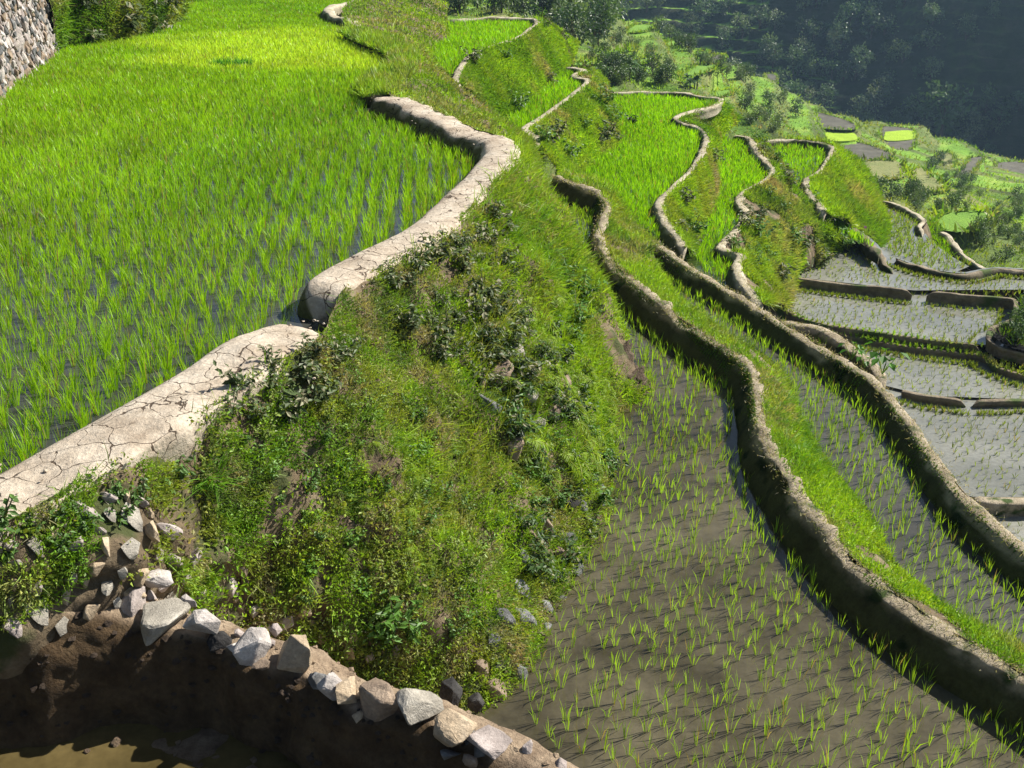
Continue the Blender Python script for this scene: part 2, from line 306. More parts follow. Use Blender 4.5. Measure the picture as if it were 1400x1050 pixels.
P2 = [(1084, 380), (1130, 384), (1250, 397), (1325, 404), (1384, 408), (1388, 425), (1360, 446), (1350, 460), (1345, 472), (1260, 462), (1200, 453), (1140, 445), (1100, 435), (1075, 420), (1083, 400)]
P3 = [(1150, 455), (1230, 471), (1348, 487), (1365, 500), (1410, 515), (1460, 530), (1460, 547), (1400, 546), (1322, 547), (1268, 541), (1225, 530), (1180, 480)]
P4 = [(1234, 534), (1322, 547), (1400, 546), (1500, 546), (1500, 682), (1400, 682), (1330, 678), (1290, 610), (1250, 560)]
P5 = [(1330, 680), (1400, 683), (1520, 682), (1520, 850), (1400, 745), (1350, 700)]
pd = [(P1, 0), (P2, .1), (P3, .25), (P4, .3), (P5, .4)]
sheet('paddy_water', pl([(1140, 322), (1186, 322), (1200, 334), (1212, 350), (1230, 353), (1255, 362), (1290, 370), (1320, 372), (1345, 367), (1365, 365), (1400, 367), (1500, 370), (1500, 395), (1250, 397), (1080, 378), (1060, 360)], HP), -HP, 'wp')
sheet('paddy_water', pl([(1060, 374), (1130, 384), (1250, 397), (1325, 404), (1388, 409), (1400, 440), (1370, 474), (1260, 462), (1140, 445), (1040, 420), (1040, 395)], HP+.1), -HP-.1, 'wp')
sheet('paddy_water', pl([(1090, 442), (1230, 471), (1348, 487), (1400, 478), (1560, 500), (1560, 546), (1400, 546), (1268, 541), (1234, 533), (1100, 500)], HP+.25), -HP-.25, 'wp')
sheet('paddy_water', pl([(1200, 525), (1268, 541), (1400, 546), (1600, 546), (1600, 682), (1330, 679), (1150, 640)], HP+.3), -HP-.3, 'wp')
sheet('paddy_water', pl([(1200, 660), (1330, 679), (1600, 682), (1600, 900), (1250, 850)], HP+.4), -HP-.4, 'wp')
L1 = [(1210, 278), (1240, 287), (1262, 300), (1260, 318), (1272, 330), (1300, 350), (1330, 362), (1300, 371), (1250, 361), (1225, 352), (1208, 335), (1213, 310)]
sheet('paddy_water', pl([(1190, 268), (1240, 285), (1264, 300), (1264, 318), (1276, 332), (1300, 350), (1325, 364), (1300, 375), (1225, 358), (1195, 345), (1195, 300)], HL1), -HL1, 'wp')
sheet('paddy_soil', pl([(1266, 303), (1290, 316), (1310, 340), (1350, 368), (1330, 372), (1262, 330)], 9.3), -9.3, 'soil')
sheet('paddy_soil', pl([(1394, 410), (1560, 412), (1560, 500), (1420, 484), (1376, 474), (1358, 460), (1366, 449), (1390, 437), (1396, 420)], 8.0), -8.0, 'soil')
# ------------------------------------------------------------------ banks
BK = {}
def bank(key, top, bot, mat='soil', res=.12, rows=24, bulge=.08, amp=.06, weights=None, fs=2.2):
    """loft between two lines with matching control points"""
    top = np.asarray(top); bot = np.asarray(bot); k = len(top); T = []; B = []
    for i in range(k-1):
        n = max(3, int(max(np.linalg.norm(top[i+1]-top[i]), np.linalg.norm(bot[i+1]-bot[i]))/res)); t = np.linspace(0, 1, n, endpoint=False)[:, None]
        for X, O in ((top, T), (bot, B)):
            a, b, c, d = X[max(i-1, 0)], X[i], X[i+1], X[min(i+2, k-1)]
            if i == 0: a = 2*b-c
            if i == k-2: d = 2*c-b
            O.append(.5*((2*b)+(c-a)*t+(2*a-5*b+4*c-d)*t*t+(3*b-a-3*c+d)*t**3))
    T = np.vstack(T+[top[-1:]]); B = np.vstack(B+[bot[-1:]])
    s = np.linspace(0, 1, rows)[None, :, None]
    G = T[:, None]*(1-s)+B[:, None]*s
    du = np.gradient(G, axis=0); dv = np.gradient(G, axis=1); N = unit(np.cross(du, dv)); N *= np.sign(N[..., 2:3]+1e-6)
    q = s[..., 0]; b = np.sin(np.pi*q)*bulge+.0*q
    e = np.sin(np.pi*np.clip(q, .02, .98))**.5
    G = G+N*((b+(noise(G, fs, 21, 3)-.5)*2*amp*e+(noise(G, fs*4, 5, 2)-.5)*amp*.7*e))[..., None]
    du = np.gradient(G, axis=0); dv = np.gradient(G, axis=1); N = unit(np.cross(du, dv)); sg = np.sign(N[..., 2].mean()); N *= sg
    o = props(grid('hillside', G, M[mat], flip=sg < 0), kind='structure'); BK[key] = (G, N)
    return o
def wp(l): return Wl(l)
mt = [(-500, 1000, 2.85), (-150, 812, 2.85), (0, 722, 2.85), (75, 690, 2.85), (150, 645, 2.85), (225, 600, 2.85), (300, 555, 2.85), (360, 508, 2.85), (440, 460, 2.9), (500, 408, 2.85), (555, 372, 2.85), (600, 345, 2.85), (640, 312, 2.85), (675, 272, 2.85), (700, 238, 2.85), (713, 212, 2.85), (710, 198, 2.85), (700, 188, 2.85), (690, 181, 2.85), (678, 174, 2.85), (662, 167, 2.85), (643, 160, 2.85), (625, 154, 2.85), (605, 148, 2.85), (585, 141, 2.85), (560, 133, 2.85), (535, 126, 2.85), (524, 117, 2.85), (553, 95, 2.88), (560, 78, 2.88), (505, 46, 2.88), (490, 24, 2.85), (490, 5, 2.85), (505, -6, 2.85)]
mb = [(-500, 1120, 3.75), (-150, 930, 3.65), (0, 930, 3.65), (75, 890, 3.55), (170, 840, 3.5), (300, 880, 4.2), (420, 940, 4.7), (560, 990, 5.05), (640, 985, 5.05), (690, 958, 5.05), (735, 890, 5.05), (785, 802, 5.05), (827, 720, 5.05), (833, 640, 5.05), (842, 575, 5.05), (885, 547, 5.05), (870, 515, 5.05), (810, 440, 5.05), (784, 385, 5.05), (772, 330, 5.05), (758, 288, 5.05), (746, 252, 5.05), (735, 200, 4.7), (715, 190, 4.7), (695, 172, 4.7), (660, 140, 4.1), (623, 117, 3.58), (603, 92, 3.58), (589, 76, 3.58), (589, 66, 3.58), (606, 57, 3.58), (620, 48, 3.58), (612, 25, 3.58), (612, 5, 3.58)]
def near(k, px, H):                                         # sample of dike k's outer line nearest to sighted points
    o = DK[k]['out']; q = Wl(px, H)
    return np.array([o[np.argmin(((o[:, :2]-p[:2])**2).sum(1))] for p in q])
mt = np.array(mt); mtop = np.vstack([near(k, mt[a:b, :2], 2.8) for k, a, b in (('1a', 0, 9), ('1b', 9, 27), ('1c', 27, 31), ('1d', 31, 34))])
bank('main', mtop, wp(mb), res=.06, rows=56, bulge=.12, amp=.2, fs=2.0)
def hid(key, k, side_drop_H, bat=.3, a=0, b=None, mat='soil', every=8, amp=.08):
    d = DK[k]; o = d['out'][a:b][::every]; n = d['n'][a:b][::every]
    dr = side_drop_H+o[:, 2]
    bot = np.c_[o[:, :2]+n*(bat*dr)[:, None], np.full(len(o), -side_drop_H-.08)]
    bank(key, o, bot, mat, res=.25, rows=12, amp=amp)
# T2's dike down to the bright green paddy and to the next grey-water paddy
bank('d2a', near('2', [(757, 240), (785, 250), (815, 262), (833, 279), (824, 300), (818, 325), (830, 350), (850, 370)], H2-.33), wp([(780, 244, 5.62), (803, 247, 5.62), (828, 262, 5.62), (845, 280, 5.62), (852, 290, 5.62), (866, 306, 5.62), (888, 325, 5.62), (905, 343, 5.5)]), res=.1, rows=16)
bank('d2b', near('2', [(850, 370), (890, 405), (930, 435), (975, 465), (1010, 487), (1031, 512), (1038, 550), (1044, 590), (1058, 625), (1088, 670), (1130, 725), (1180, 776), (1250, 828), (1320, 874), (1400, 922), (1500, 985)], H2-.33), wp([(900, 345, 5.4), (915, 402, 5.4), (950, 434, 5.4), (990, 462, 5.4), (1028, 486, 5.4), (1053, 507, 5.4), (1078, 535, 5.4), (1088, 565, 5.4), (1103, 602, 5.4), (1135, 645, 5.4), (1190, 715, 5.4), (1228, 795, 5.4), (1270, 838, 5.4), (1330, 868, 5.4), (1410, 915, 5.4), (1510, 978, 5.4)]), res=.08, rows=18, amp=.07)
bank('d4', near('g1', [(985, 136), (965, 148), (930, 160), (950, 171), (967, 187), (960, 210), (945, 235), (918, 258), (904, 278), (912, 305), (935, 337)], HG1-.24), wp([(1012, 160, 6.55), (1000, 172, 6.55), (985, 186, 6.55), (982, 195, 6.55), (980, 208, 6.55), (980, 235, 6.55), (980, 262, 6.55), (973, 292, 6.55), (962, 310, 6.55), (948, 335, 6.55), (940, 350, 6.55)]), res=.14, rows=20, amp=.1)
bank('d5', near('g2', [(1028, 190), (1035, 206), (1052, 224), (1058, 234), (1045, 247), (1018, 262), (1012, 275), (1021, 292), (1010, 310), (985, 337), (1005, 345), (1012, 352), (1008, 366), (1018, 386), (1041, 416)], HG2-.26), wp([(1040, 196, 7.25), (1048, 208, 7.25), (1066, 228, 7.25), (1076, 246, 7.25), (1112, 285, 7.3), (1140, 320, 7.65), (1165, 333, 8.0), (1142, 345, 8.25), (1122, 362, 8.25), (1095, 378, 8.25), (1086, 385, 8.28), (1083, 393, 8.28), (1083, 402, 8.28), (1079, 412, 8.28), (1075, 421, 8.28)]), res=.12, rows=34, amp=.1, bulge=.1)
bank('g3f', wp([(1112, 303, 7.88), (1140, 318, 7.88), (1170, 330, 7.88), (1194, 342, 7.88)]), wp([(1118, 322, 8.25), (1144, 332, 8.25), (1172, 338, 8.25), (1194, 346, 8.25)]), res=.15, rows=8)
bank('d6', near('g3', [(1080, 191), (1120, 194), (1138, 201), (1134, 216), (1120, 235), (1104, 245), (1105, 258), (1112, 270), (1126, 288)], HG3-.26), wp([(1085, 234, 9.1), (1130, 234, 9.1), (1176, 238, 9.1), (1200, 268, 9.0), (1212, 296, 9.0), (1214, 315, 9.0), (1211, 325, 9.0), (1208, 335, 9.0), (1204, 342, 9.0)]), res=.2, rows=30, amp=.18, bulge=.1)
bank('du1', near('u1', [(722, 25), (736, 30), (724, 40), (711, 50), (682, 60), (650, 72), (636, 84), (629, 97), (624, 112)], HU1-.22), wp([(790, 60, 4.75), (780, 85, 4.7), (765, 103, 4.7), (748, 121, 4.7), (728, 142, 4.7), (713, 154, 4.7), (695, 163, 4.7), (678, 150, 4.4), (655, 136, 4.0)]), res=.16, rows=26, amp=.12)
bank('du2', near('u2', [(788, 93), (798, 96), (790, 102), (804, 110), (794, 121), (775, 136), (750, 154), (729, 168), (718, 178), (733, 188), (734, 199)], HU2-.2), wp([(828, 112, 5.65), (832, 130, 5.65), (836, 145, 5.65), (845, 172, 5.65), (845, 202, 5.65), (826, 217, 5.65), (806, 233, 5.65), (795, 241, 5.6), (785, 244, 5.3), (772, 244, 5.1), (758, 243, 5.0)]), res=.14, rows=28, amp=.14)
hid('d3', '3', HP+.45, .35); hid('d8', '8', HP+.3, .3); hid('dg3b', 'g3b', 9.0, .3); hid('p1', 'p01b', 9.0, .4); hid('dl1', 'l1', 11.5, .4); hid('dl2', 'l2', 12, .4)
sheet('paddy_soil', xy('8')+DK['3']['c'][::-1][::3, :2].tolist()[:], -7.0, 'wg') if False else None
sheet('paddy_water', xy('8')+pl([(1170, 530), (1100, 480), (1035, 430)], 7.0), -7.0, 'wg')
sheet('paddy_soil', pl([(1040, 405), (1110, 440), (1345, 475), (1400, 490), (1400, 512), (1348, 488), (1170, 461), (1080, 450)], HP+.2), -HP-.17, 'soil')
# left: stone wall and weedy bank above the upper paddy
wb = [(-420, 460, 3.02), (-250, 330, 3.02), (-90, 222, 3.02), (0, 144, 3.02), (20, 121, 3.02), (60, 95, 3.02), (74, 80, 3.02), (84, 72, 3.02)]
b0 = wp(wb); t0 = b0.copy(); t0[:, 0] -= .25; t0[:, 1] += .35; t0[:, 2] = -.45
t0[-1] = t0[-2]+[0.0, .15, 0]; t0[-1, 2] = -.6
vb = [(70, 80, 3.02), (82, 72, 3.02), (110, 69, 3.02), (150, 64, 3.02), (200, 54, 3.02), (235, 36, 3.02), (243, 22, 3.02), (250, 12, 3.02), (300, 1, 3.02), (335, -4, 3.02)]
b1 = wp(vb); t1 = b1.copy(); t1[:, 0] -= .5; t1[:, 1] += [.3, .8, 1.2, 1.6, 2.2, 2.6, 2.5, 2.2, 2, 2]; t1[:, 2] = [-.4, -.5, -.5, -.5, -.5, -.6, -.6, -.7, -.8, -.8]
bank('weedy', t1, b1, 'soil', res=.18, rows=26, amp=.3, bulge=.5, fs=.7)
# ------------------------------------------------------------------ the near spoil wall and the dug pit
rim = [(-420, 990, 3.4), (-200, 905, 3.38), (-60, 850, 3.35), (30, 838, 3.33), (90, 830, 3.34), (150, 836, 3.4), (222, 852, 3.47), (280, 868, 3.52), (345, 890, 3.54), (400, 905, 3.56), (455, 945, 3.58), (514, 962, 3.6), (575, 978, 3.62), (625, 1000, 3.64), (665, 1018, 3.66), (720, 1042, 3.68), (780, 1085, 3.7), (900, 1180, 3.75)]
rc = smooth(wp(rim), .04); rn = nrm2(rc, 1, 30)               # right of travel = towards the camera (pit side)
pf = np.array([(-1.5, -1.5), (-1.0, -1.1), (-.5, -.55), (-.26, -.2), (-.16, -.03), (-.06, .0), (.03, -.01), (.09, -.06), (.13, -.16), (.17, -.32), (.2, -.5), (.24, -.72), (.27, -.9)])
u = np.linspace(0, len(pf)-1, 61); pf = np.stack([np.interp(u, range(len(pf)), pf[:, i]) for i in (0, 1)], -1)
RG = rc[:, None].repeat(61, 1).copy()
fs_ = np.where(pf[None, :, 0] < -.1, .2+.8*sstep(rc[:, 0], -2.15, -1.75)[:, None], 1); RG[..., :2] += rn[:, None]*pf[None, :, :1]; RG[..., 2] += pf[None, :, 1]*fs_
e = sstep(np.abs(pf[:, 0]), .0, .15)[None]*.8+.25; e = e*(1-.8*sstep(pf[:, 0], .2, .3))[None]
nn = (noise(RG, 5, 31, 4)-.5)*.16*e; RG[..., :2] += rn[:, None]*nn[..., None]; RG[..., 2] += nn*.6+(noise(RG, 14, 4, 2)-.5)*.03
fcol = sstep(pf[None, :, 0]+(noise(RG, 4, 12, 3)-.5)*.15, .0, .07)[..., None]; props(grid('earth_bank', RG, M['redsoil'], (1-fcol)+fcol*np.array([.27, .235, .18])), kind='structure')  # pit-side face: shade painted into the soil colour
FL = 4.0
n_ = 170; gx, gy = np.meshgrid(np.linspace(-5.2, 1.0, n_), np.linspace(.6, 5.6, n_), indexing='ij')
fz = -FL+(noise(np.stack([gx, gy, gx*0], -1), 1.2, 8, 4)-.82)*.16+(noise(np.stack([gx, gy, gx*0], -1), 9, 3, 2)-.5)*.03
q = np.stack([gx.ravel(), gy.ravel()], -1); di = np.array([np.argmin(((rc[:, :2]-p)**2).sum(1)) for p in q]); sg = ((q-rc[di, :2])*rn[di]).sum(1).reshape(n_, n_) > -.02
fk = gridF(n_, n_); kf = sg.ravel()[fk].all(1)
M['wpit'] = water_mat('pit_water', (.055, .042, .016), (.1, .075, .03), 1.5, .01, 6)
for nm, z, mt_ in (('pit_floor', fz, 'pitsoil'), ('pit_water', fz*0-FL-.005, 'wpit')): props(link(nm, mesh(nm, np.stack([gx, gy, z], -1).reshape(-1, 3), fk[kf]), M[mt_]), kind='structure')
# ------------------------------------------------------------------ vegetation scatter
PAL = np.array([(.29, .47, .025), (.16, .31, .02), (.27, .33, .05), (.08, .165, .02), (.38, .33, .18)])
def sample(G, N, n):
    a = G[:-1, :-1]; b = G[1:, :-1]; c = G[1:, 1:]; d = G[:-1, 1:]
    A = np.linalg.norm(np.cross(c-a, d-b), axis=-1).ravel()*.5
    ce = (a+c).reshape(-1, 3)*.5; dist2 = (ce**2).sum(1); A = A/np.maximum(dist2, 30)
    f = R.choice(len(A), n, p=A/A.sum()); i, j = np.divmod(f, G.shape[1]-1)
    u, v = rnd(n, 0, 1)[:, None], rnd(n, 0, 1)[:, None]
    P = (G[i, j]*(1-u)+G[i+1, j]*u)*(1-v)+(G[i, j+1]*(1-u)+G[i+1, j+1]*u)*v
    return P, N[i, j], i/(G.shape[0]-1), (j+v[:, 0])/(G.shape[1]-1)
def tint(P, seed, base=None, var=.25, w=(1, 1, 1, 1, 1), sc=1.2):
    k = np.stack([noise(P, sc*(1+.3*q), seed+q*7, 3) for q in range(5)], -1)+np.log(np.array(w)+1e-3)*.08
    k = np.exp(k*16); k /= k.sum(1, keepdims=True); c = k@PAL
    return c*(1+(R.random((len(P), 1))-.5)*2*var)*(1+(R.random((len(P), 3))-.5)*.2)
UP = np.array([0, 0, 1.])
def grass(name, key, n, ln=(.08, .25), wmin=.006, seed=1, w=(1, 1, 1, 1, 1), up=.7, mask=None, leaf=.4, sc=1.2, thresh=None, droop=.5, lsz=.026):
    G, N = BK[key] if isinstance(key, str) else key
    P, NN, s, t = sample(G, N, n)
    keep = np.ones(n, bool)
    if thresh is not None: keep &= noise(P, 1.1, seed+50, 3) > thresh
    if mask is not None: keep &= mask(P, s, t)
    P, NN = P[keep], NN[keep]; n = len(P); d = np.linalg.norm(P, axis=1)
    C = tint(P, seed, w=w, sc=sc); nl = int(n*leaf)
    D = unit(NN*rnd(n, .1, .8)[:, None]+UP*up*rnd(n, .4, 1.3)[:, None]+R.normal(size=(n, 3))*.5)
    patch = noise(P, .9, seed+90, 2); L = (ln[0]+(ln[1]-ln[0])*R.random(n)**1.5)*(.5+patch)
    g = Geo(); a = slice(nl, n); bend = unit(NN*[.5, .5, .1]+R.normal(size=(n, 3))*.75-UP*.35)*(L*droop)[:, None]
    blades(g, P[a], D[a], L[a], np.maximum(wmin, .00075*d[a])*rnd(n-nl, .7, 1.4), bend[a], C[a])
    b = slice(0, nl); D2 = unit(NN[b]+R.normal(size=(nl, 3))*.8+UP*.2); sz = np.maximum(lsz, .0022*d[b])*rnd(nl, .5, 1.6)
    leaves(g, P[b]+NN[b]*(rnd(nl, 0, .07)*(.4+patch[b]))[:, None], D2, sz, sz*rnd(nl, .35, .7), C[b]*rnd(nl, .75, 1.2)[:, None])
    return props(g.build(name, M['grass']), kind='stuff')
def m_near(P, s, t): return np.ones(len(P), bool)
G_, N_ = BK['main']
# split the long bank: near face, right ridge, far slope
pyv = lambda P: P[:, 1]
def hollow(P): return ((P-W(838, 478, 4.8))**2*[1, .35, .6]).sum(1) > .28
grass('ground_cover', 'main', 330000, (.035, .12), .0035, 3, (1.5, 1.6, 1.5, 1.0, .7), .5, lambda P, s, t: (P[:, 1] < 12) & (noise(P, 4, 140, 3) > .36+.14*sstep(-P[:, 0], 1.2, 2.0)) & hollow(P) & ~((P[:, 2] < -3.28) & (P[:, 1] < 4.8) & (P[:, 0] < -1.5)), .66, 2.4, .2, lsz=.019)
grass('ground_cover', 'main', 30000, (.04, .1), .004, 5, (2.4, 1.0, 1.6, .3, .5), .5, lambda P, s, t: (P[:, 1] < 11) & (noise(P, 2.5, 141, 3) > .5) & hollow(P) & ~((P[:, 2] < -3.28) & (P[:, 1] < 4.8) & (P[:, 0] < -1.5)), 1, 1.5, lsz=.03)
grass('bank_grass', 'main', 32000, (.07, .24), .004, 11, (3, 1.4, .8, .4, .3), .8, lambda P, s, t: (P[:, 1] > 6.2) & (noise(P, 1.3, 77, 2) > .52) & hollow(P), .1, .9)
grass('bank_grass', 'main', 70000, (.08, .24), .0045, 13, (5, 1.2, .6, .2, .15), .9, lambda P, s, t: (P[:, 1] > 8.3+(noise(P, 1, 8)-.5)*2) & (P[:, 0] > -.35) & hollow(P) & ((P[:, 1] < 11) | (P[:, 2] > -4.6)), .25, .8)
grass('bank_grass', 'main', 130000, (.05, .16), .005, 12, (3, 1.2, .9, .5, .6), .8, lambda P, s, t: (P[:, 1] > 11) & ((P[:, 2] > -4.75) | (P[:, 1] > 21)), .5, .6)
grass('bank_grass', 'd2a', 14000, (.06, .2), .006, 15, (1.6, 1.2, 1.2, .6, .9), .8, None, .4, 1, .3)
grass('bank_grass', 'd2b', 46000, (.04, .15), .0045, 16, (2.8, 1.3, .8, .5, .5), .9, lambda P, s, t: noise(P, 1.0, 78, 3) > .34+.09*sstep(P[:, 0], 2.4, 2.9), .45, 1)
grass('bank_grass', 'd4', 60000, (.05, .17), .007, 17, (2.6, 1.2, 1.0, .2, .5), .8, None, .4, .6, .2)
grass('bank_grass', 'd5', 80000, (.05, .2), .007, 18, (2.4, 1.3, 1.0, .4, .7), .7, lambda P, s, t: noise(P*[1, 1, .6], 1.1, 79, 4) > .42, .3, .5)
grass('bank_grass', 'd6', 60000, (.08, .25), .008, 19, (3.2, 1.2, .8, .15, .5), .9, None, .1, .4)
grass('bank_grass', 'du1', 60000, (.05, .17), .007, 20, (2.6, 1.5, 1.0, .3, .5), .7, None, .4, .5, .12)
grass('bank_grass', 'du2', 60000, (.05, .17), .007, 22, (2.2, 1.3, 1.1, .4, .8), .7, None, .45, .6, .22)
grass('bank_grass', 'weedy', 60000, (.08, .3), .007, 23, (.8, 1, 1, 1.3, 1.2), .6, None, .8, .5, .2)
def ridgegrass(k, n, seed, w=(2, 1.2, 1, .4, .8), ln=(.06, .2), spread=1.0):
    d = DK[k]; c = d['c']; i = R.integers(0, len(c), n); off = rnd(n, -.5, .65)*d['w']*spread
    P = c[i]+np.c_[d['n'][i]*off[:, None], -np.abs(off)*.15]; L = rnd(n, *ln); dd = np.linalg.norm(P, axis=1)
    g = Geo(); blades(g, P, UP+R.normal(size=(n, 3))*.4, L, np.maximum(.006, .0008*dd), R.normal(size=(n, 3))*L[:, None]*.25, tint(P, seed, w=w)); props(g.build('bank_grass', M['grass']), kind='stuff')
ridgegrass('1c', 12000, 30, spread=2)
def straw(k, n, cols, ln=(.015, .045), wd=.003):
    d = DK[k]; c = d['c']; i = R.integers(0, len(c), n); off = R.normal(size=n)*.32*d['w']
    P = c[i]+np.c_[d['n'][i]*off[:, None], -np.abs(off)*.12]; P[:, :2] += R.normal(size=(n, 2))*.02; L = rnd(n, *ln); dd = np.linalg.norm(P, axis=1)
    g = Geo(); blades(g, P, UP*.5+R.normal(size=(n, 3))*.7, L, np.maximum(wd, .0005*dd), R.normal(size=(n, 3))*L[:, None]*.4, np.array(cols)[R.integers(0, len(cols), n)]); props(g.build('dry_straw', M['grass']), kind='stuff')
STR = [(.4, .35, .25), (.3, .26, .18), (.48, .44, .33), (.16, .2, .05)]
for k, n in (('2', 7000), ('3', 3500), ('g1', 1200), ('g2', 1200), ('8', 600), ('g3', 600), ('u1', 500), ('u2', 600)): straw(k, n, STR)
def mossrow(k, n, seed):
    d = DK[k]; c = d['c']; i = R.integers(0, len(c), n); off = -d['w']/2-rnd(n, -.03, .09); P = c[i]+np.c_[d['n'][i]*off[:, None], -.05-(-off-d['w']/2)*1.9]
    P = P[noise(P, 1.3, seed, 3) > .5]; n = len(P); s = rnd(n, .012, .03); g = Geo(); leaves(g, P, UP*.4+R.normal(size=(n, 3))*.7-np.c_[d['n'][R.integers(0, len(c), n)]*.3, np.zeros(n)], s, s*.6, np.array([.09, .17, .02])*rnd(n, .6, 1.4)[:, None]); props(g.build('dike_moss', M['grass']), kind='stuff')
mossrow('2', 26000, 201); mossrow('3', 12000, 202)
for k, n, s in (('7', 700, 31), ('7b', 1800, 32)): ridgegrass(k, n, s, ln=(.03, .11))
# ------------------------------------------------------------------ rice
def rowgrid(poly, sx, sy, ang, jit, avoid, clear):
    p = np.array(poly)[:, :2]; c, s = math.cos(ang), math.sin(ang); Rm = np.array([[c, -s], [s, c]])
    q = p@Rm; lo, hi = q.min(0), q.max(0)
    X, Y = np.meshgrid(np.arange(lo[0], hi[0], sx), np.arange(lo[1], hi[1], sy), indexing='ij')
    X = X+(noise(np.stack([X*0+X, Y, X*0], -1), .5, 61)-.5)*sx*.8
    P = np.stack([X.ravel(), Y.ravel()], -1)+R.normal(size=(X.size, 2))*jit; P = P@Rm.T
    P = P[inside(P, p)]
    for a in avoid: P = P[dist(P, DK[a]['c'][::2]) > DK[a]['w']/2+clear]
    return P
def visible(P, z, m=60):
    a = math.cos(PITCH); b = math.sin(PITCH); d = P[:, 1]*a-z*b; v = P[:, 1]*b+z*a
    x = 700+1400*P[:, 0]/d; y = 525-1400*v/d
    return (x > -m) & (x < 1400+m) & (y > -m) & (y < 1050+m+60), x, y
def rice_clump(n, h, spread, splay, col, wd, lean=.2):
    """blades of n clumps given per-clump base -> arrays"""
    pass
def rice(g, P, z, nb, h, splay, C, wmin, base=.02):
    N = len(P)
    if N == 0: return
    B = np.repeat(np.c_[P, np.full(N, z)], nb, 0); n = len(B); th = rnd(n, 0, 2*np.pi); r = R.random(n)**.7
    B[:, :2] += np.stack([np.cos(th), np.sin(th)], -1)*(r*base)[:, None]
    sp = splay*r; D = np.stack([np.cos(th)*sp, np.sin(th)*sp, np.ones(n)], -1)
    hh = np.repeat(h, nb)*rnd(n, .55, 1.05); d = np.linalg.norm(B, axis=1)
    bend = np.stack([np.cos(th), np.sin(th), -np.ones(n)*.5], -1)*(hh*rnd(n, .02, .3))[:, None]
    Cc = np.repeat(C, nb, 0)*(1+(R.random((n, 1))-.5)*.5)
    y = R.random(n) < .06; Cc[y] = np.array([.3, .24, .09])
    blades(g, B, D, hh, np.maximum(wmin, .00062*d)*rnd(n, .7, 1.3), bend, Cc)
GR = np.array([.25, .46, .01]); YG = np.array([.43, .62, .035]); DG = np.array([.17, .38, .01])
def variants(tag_, nv, nb, h, splay, col, wmin):
    out = []
    for i in range(nv):
        g = Geo(); N = 1; n = nb
        st = len(g.V); B = np.zeros((n, 3)); th = rnd(n, 0, 6.28); r = R.random(n)**.7; B[:, 0] = np.cos(th)*r*.02; B[:, 1] = np.sin(th)*r*.02
        sp = splay*r; D = np.stack([np.cos(th)*sp, np.sin(th)*sp, np.ones(n)], -1); hh = h*rnd(n, .55, 1.1)
        bend = np.stack([np.cos(th), np.sin(th), -np.ones(n)*.5], -1)*(hh*rnd(n, .02, .35))[:, None]
        C = col[None]*(1+(R.random((n, 1))-.5)*.5)*np.ones((n, 3)); C[R.random(n) < .06] = (.3, .24, .09)
        blades(g, B, D, hh, wmin*rnd(n, .8, 1.3), bend, C); me = g.me('rice_plant'); me.materials.append(M['rice']); out.append(me)
    return out
def individuals(P, z, vs, label, group):
    for i, p in enumerate(P):
        o = bpy.data.objects.new('rice_plant', vs[i % len(vs)]); COL.objects.link(o); o.location = (p[0], p[1], z)
        o.rotation_euler = (0, 0, random.uniform(0, 6.28)); s = random.uniform(.8, 1.2); o.scale = (s, s, s*random.uniform(.9, 1.15)); props(o, label, 'rice plant', group)
# upper paddy
P = rowgrid(rice1, .175, .07, math.radians(4), .036, ['1a', '1b', '1c', '1d'], .12); ok, x, y = visible(P, -H1, 330); P = P[ok]
d = np.linalg.norm(P, axis=1); o_ = np.argsort(d+100*~visible(P, -H1, 0)[0]); P = P[o_]; d = d[o_]
n_i = 150; individuals(P[:n_i], -H1, variants('u', 10, 15, .215, .18, GR, .0048), 'tall green rice plant in the nearest rows beside the wide cracked dike', 'rice plants nearest the cracked dike')
P = P[n_i:]; d = d[n_i:]
p3 = np.c_[P, P[:, :1]*0]; k = noise(p3, .35, 70, 3)
yel = sstep(P[:, 1]+(k-.5)*5, 19.6, 21.4)*(1-sstep(P[:, 1]+(k-.5)*5, 26, 28.5))*sstep(P[:, 0]+(k-.5)*6, -9.6, -7.2)*(1-sstep(P[:, 0]+(k-.5)*3, -2.6, -.6))
C = GR+(DG-GR)*sstep(k, .5, .75)[:, None]*.6; C = C*(1-yel[:, None])+YG*yel[:, None]
C = C*(1+(noise(p3, 1.2, 71, 2)-.5)*.5)[:, None]
far = sstep(d, 9, 18)
g = Geo(); h = .165+.055*noise(p3, .5, 5)
m = d < 13; rice(g, P[m], -H1, 11, h[m], .16, C[m], .0046, .03); rice(g, P[~m], -H1, 10, h[~m], .24, C[~m], .006, .045)
props(g.build('rice_crop', M['rice']), kind='stuff')
# brown-water paddy
P = rowgrid(rice2, .142, .118, math.radians(23), .022, ['2'], .14); ok, x, y = visible(P, -H2); P = P[ok]; d = np.linalg.norm(P, axis=1); o_ = np.argsort(d); P = P[o_]
C2 = np.array([.25, .42, .025])
individuals(P[:150], -H2, variants('b', 16, 8, .17, .17, C2, .005), 'small rice seedling in the nearest rows of the brown water paddy', 'rice seedlings nearest in the brown water')
P = P[150:]; P = P[R.random(len(P)) > .1]; p3 = np.c_[P, P[:, :1]*0]; hh = .14+.07*noise(p3, 2.2, 9); C = C2*(.8+.5*noise(p3, 1.3, 12))[:, None]
g = Geo(); rice(g, P, -H2, 8, hh, .17, C, .0042, .02); props(g.build('rice_crop', M['rice']), kind='stuff')
P = rowgrid(rice3, .145, .125, math.radians(23), .02, ['3'], .12); P = P[visible(P, -H3)[0]]; p3 = np.c_[P, P[:, :1]*0]
